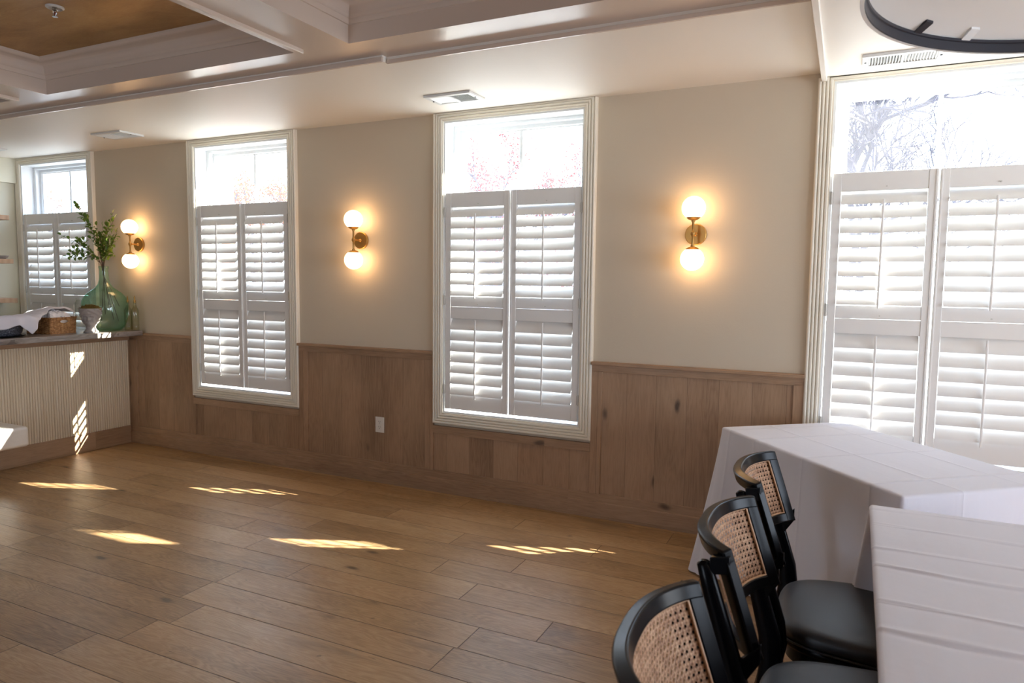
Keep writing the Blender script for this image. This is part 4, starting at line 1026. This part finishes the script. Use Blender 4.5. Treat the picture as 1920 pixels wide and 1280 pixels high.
# ================================================================ round pendant over the near table
PX, PY, PZ, PR = 0.627, 2.010, 2.2, 0.632
t = thing('ring_pendant', 'large round white pendant with black inner ring above the near table', 'pendant lamp', (PX, PY, PZ))
MB().lathe([(PR, 0.0), (PR + .0, .10), (PR - .004, .104), (PR - .007, .10), (PR - .007, 0.0)], 120, cap=False).lathe([(PR - .009, -0.001), (PR + .001, -0.001), (PR + .001, 0.004), (PR - .009, .004)], 120, cap=False).build('outer_rim', M['shadewhite'], t, smooth=True, auto=.6)
MB().lathe([(PR - .009, .0), (PR - .011, .002), (PR - .011, .026), (PR - .015, .028), (PR - .015, .036), (PR - .009, .038)], 120, cap=False).build('inner_ring', M['ringblack'], t, smooth=True, auto=.6)
MB().lathe([(PR - .010, .040), (PR - .06, .060), (PR - .18, .078), (PR * .4, .088), (0.0, .090)], 96, cap=False).build('diffuser', M['diffuser'], t, smooth=True)
for a, bm2 in ((math.radians(141), 'ringblack'), (math.radians(124), 'shadewhite'), (math.radians(30), 'ringblack'), (math.radians(270), 'ringblack')):
    r0, r1 = PR - .013, PR - .052; ca, sa = math.cos(a), math.sin(a); tx, ty = -sa * .014, ca * .014
    MB().add([(r0 * ca - tx, r0 * sa - ty, .030), (r0 * ca + tx, r0 * sa + ty, .030), (r1 * ca + tx, r1 * sa + ty, .050), (r1 * ca - tx, r1 * sa - ty, .050), (r0 * ca - tx, r0 * sa - ty, .034), (r0 * ca + tx, r0 * sa + ty, .034), (r1 * ca + tx, r1 * sa + ty, .060), (r1 * ca - tx, r1 * sa - ty, .060)], [(0, 1, 2, 3), (4, 7, 6, 5), (0, 4, 5, 1), (1, 5, 6, 2), (2, 6, 7, 3), (3, 7, 4, 0)]).build('bracket', M[bm2], t)
MB().tube([(0, 0, .09), (0, 0, .40)], .012, 12).lathe([(0, .385), (.07, .385), (.07, .40), (0, .40)], 24).build('stem', M['shadewhite'], t)

# ================================================================ outdoors
M['ground'] = paint('pale_paving', srgb(176, 170, 158), 0.9, 0.3, 0.2)
struct(MB().box((-70, 4.45, -0.75), (60, 80, -0.70)).build('ground_outside', M['ground']))
M['roofblocker'] = paint('roof_blocker_paint', srgb(150, 140, 128), 0.8)
struct(MB().box((3.6, -2.4, 2.32), (5.9, 4.4, 2.42)).build('roof_sun_blocker', M['roofblocker']))  # unseen slab added to keep direct sun out of the side openings
M['wallblocker'] = paint('wall_blocker_paint', srgb(150, 110, 92), 0.9, 0.4, 0.2)
struct(MB().box((-5.9, 4.4, -0.7), (-5.4, 5.02, 4.2)).build('wall_sun_blocker', M['wallblocker']))  # unseen block added to shade the window behind the bar
M['siding'] = wood('pale_siding', 0, 2, 0.14, None, 0, srgb(78, 84, 104), srgb(62, 68, 88), srgb(90, 96, 116), 0.6, 0, 0.004)
M['roof'] = paint('grey_shingles', srgb(120, 120, 132), 0.8, 0.5, 0.1)
h = thing('house', 'grey-blue neighbouring house with white gable trim behind the red-leaved tree', 'building', (-16.0, 26, -0.7))
MB().add([(-4, 0, 0), (4.4, 0, 0), (4.4, 0, 4.2), (0, 0, 7.2), (-4, 0, 4.2), (-4, 9, 0), (4.4, 9, 0), (4.4, 9, 4.2), (0, 9, 7.2), (-4, 9, 4.2)], [(0, 1, 2, 3, 4), (9, 8, 7, 6, 5), (0, 5, 6, 1), (1, 6, 7, 2), (0, 4, 9, 5)]).build('wall', M['siding'], h)
MB().add([(0, -.4, 7.45), (4.9, -.4, 4.1), (4.9, 9.4, 4.1), (0, 9.4, 7.45), (-4.5, -.4, 4.1), (-4.5, 9.4, 4.1)], [(0, 1, 2, 3), (0, 3, 5, 4)]).build('roof', M['roof'], h, solid=.15)
MB().tube([(0, -.42, 7.35), (4.9, -.42, 4.0)], .16, 4).tube([(0, -.42, 7.35), (-4.5, -.42, 4.0)], .16, 4).build('gable_trim', M['sash'], h)
M['bark'] = flat('pale_bark', srgb(42, 38, 54), 0.9)
def m_autumn(name, a, b):
    t_ = NT(name); x, y, z, v = t_.xyz(); n_ = t_.noise(v, 3, 2); p = t_.n('ShaderNodeBsdfDiffuse'); c = t_.ramp(n_, [(.35, a), (.65, b)]); t_.link(c, p.inputs[0])
    tl = t_.n('ShaderNodeBsdfTranslucent'); t_.link(c, tl.inputs[0]); mx = t_.n('ShaderNodeMixShader'); mx.inputs[0].default_value = .45
    t_.link(p.outputs[0], mx.inputs[1]); t_.link(tl.outputs[0], mx.inputs[2]); t_.link(mx.outputs[0], t_.out.inputs[0]); return t_.m
M['red_leaf'] = m_autumn('red_autumn_leaf', srgb(96, 30, 34), srgb(120, 52, 50)); M['orange_leaf'] = m_autumn('orange_autumn_leaf', srgb(116, 62, 30), srgb(140, 84, 48))
def tree(x, y, hgt, spread, lab, leafmat, nleaf, seed, depth=6, lean=(0, 0), tw=.10):
    rr = random.Random(seed); t_ = thing('tree', lab, 'tree', (x, y, -0.7), 0, 'trees outside the windows')
    wd = MB(); lv_ = MB(); tips = []
    def grow(p, d, L, r, dep):
        n = 4; pts = [p]; q = p
        for k in range(n):
            d = (d + Vector([rr.uniform(-.13, .13) for _ in range(3)]) + Vector((0, 0, .03))).normalized(); q = q + d * L / n; pts.append(q)
        wd.tube(pts, [max(.0055, r * (1 - .4 * k / n)) for k in range(n + 1)], 5 if dep > 2 else 4, cap=False)
        if dep <= 2: tips.extend(pts[1:])
        if dep <= 0: return
        for k in range(3 if dep > 1 else 2):
            a = rr.uniform(0, 2 * PI); s_ = d.orthogonal().normalized(); s2 = d.cross(s_)
            nd = (d * rr.uniform(.7, 1.1) + (s_ * math.cos(a) + s2 * math.sin(a)) * spread).normalized()
            grow(pts[rr.choice((2, 3, 4))], nd, L * rr.uniform(.62, .85), r * .64, dep - 1)
    grow(Vector((0, 0, 0)), Vector((lean[0], lean[1], 1)).normalized(), hgt * .34, tw, depth)
    wd.build('trunk', M['bark'], t_)
    for k in range(nleaf):
        p = rr.choice(tips) + Vector([rr.uniform(-.12, .12) for _ in range(3)]); d = Vector([rr.uniform(-1, 1) for _ in range(3)]).normalized(); e = d.orthogonal().normalized() * .022; d = d * .036
        lv_.add([p - d, p + e, p + d, p - e], [(0, 1, 2, 3)])
    if nleaf: lv_.build('leaves', leafmat, t_)
tree(-8.3, 15.2, 6.4, .62, 'bare-twigged tree with red autumn leaves seen through the middle window', M['red_leaf'], 8000, 5)
tree(-16.0, 15.5, 6.2, .62, 'tree with orange autumn leaves seen through the window past the bar', M['orange_leaf'], 7000, 8)
tree(-25.0, 15.0, 6.2, .62, 'pale thin tree seen through the window behind the bar', M['orange_leaf'], 3500, 12)
tree(-0.55, 11.5, 6.9, .62, 'leafless tree with fine slanting branches seen through the large window', None, 0, 31, 7, (.42, 0), .10)
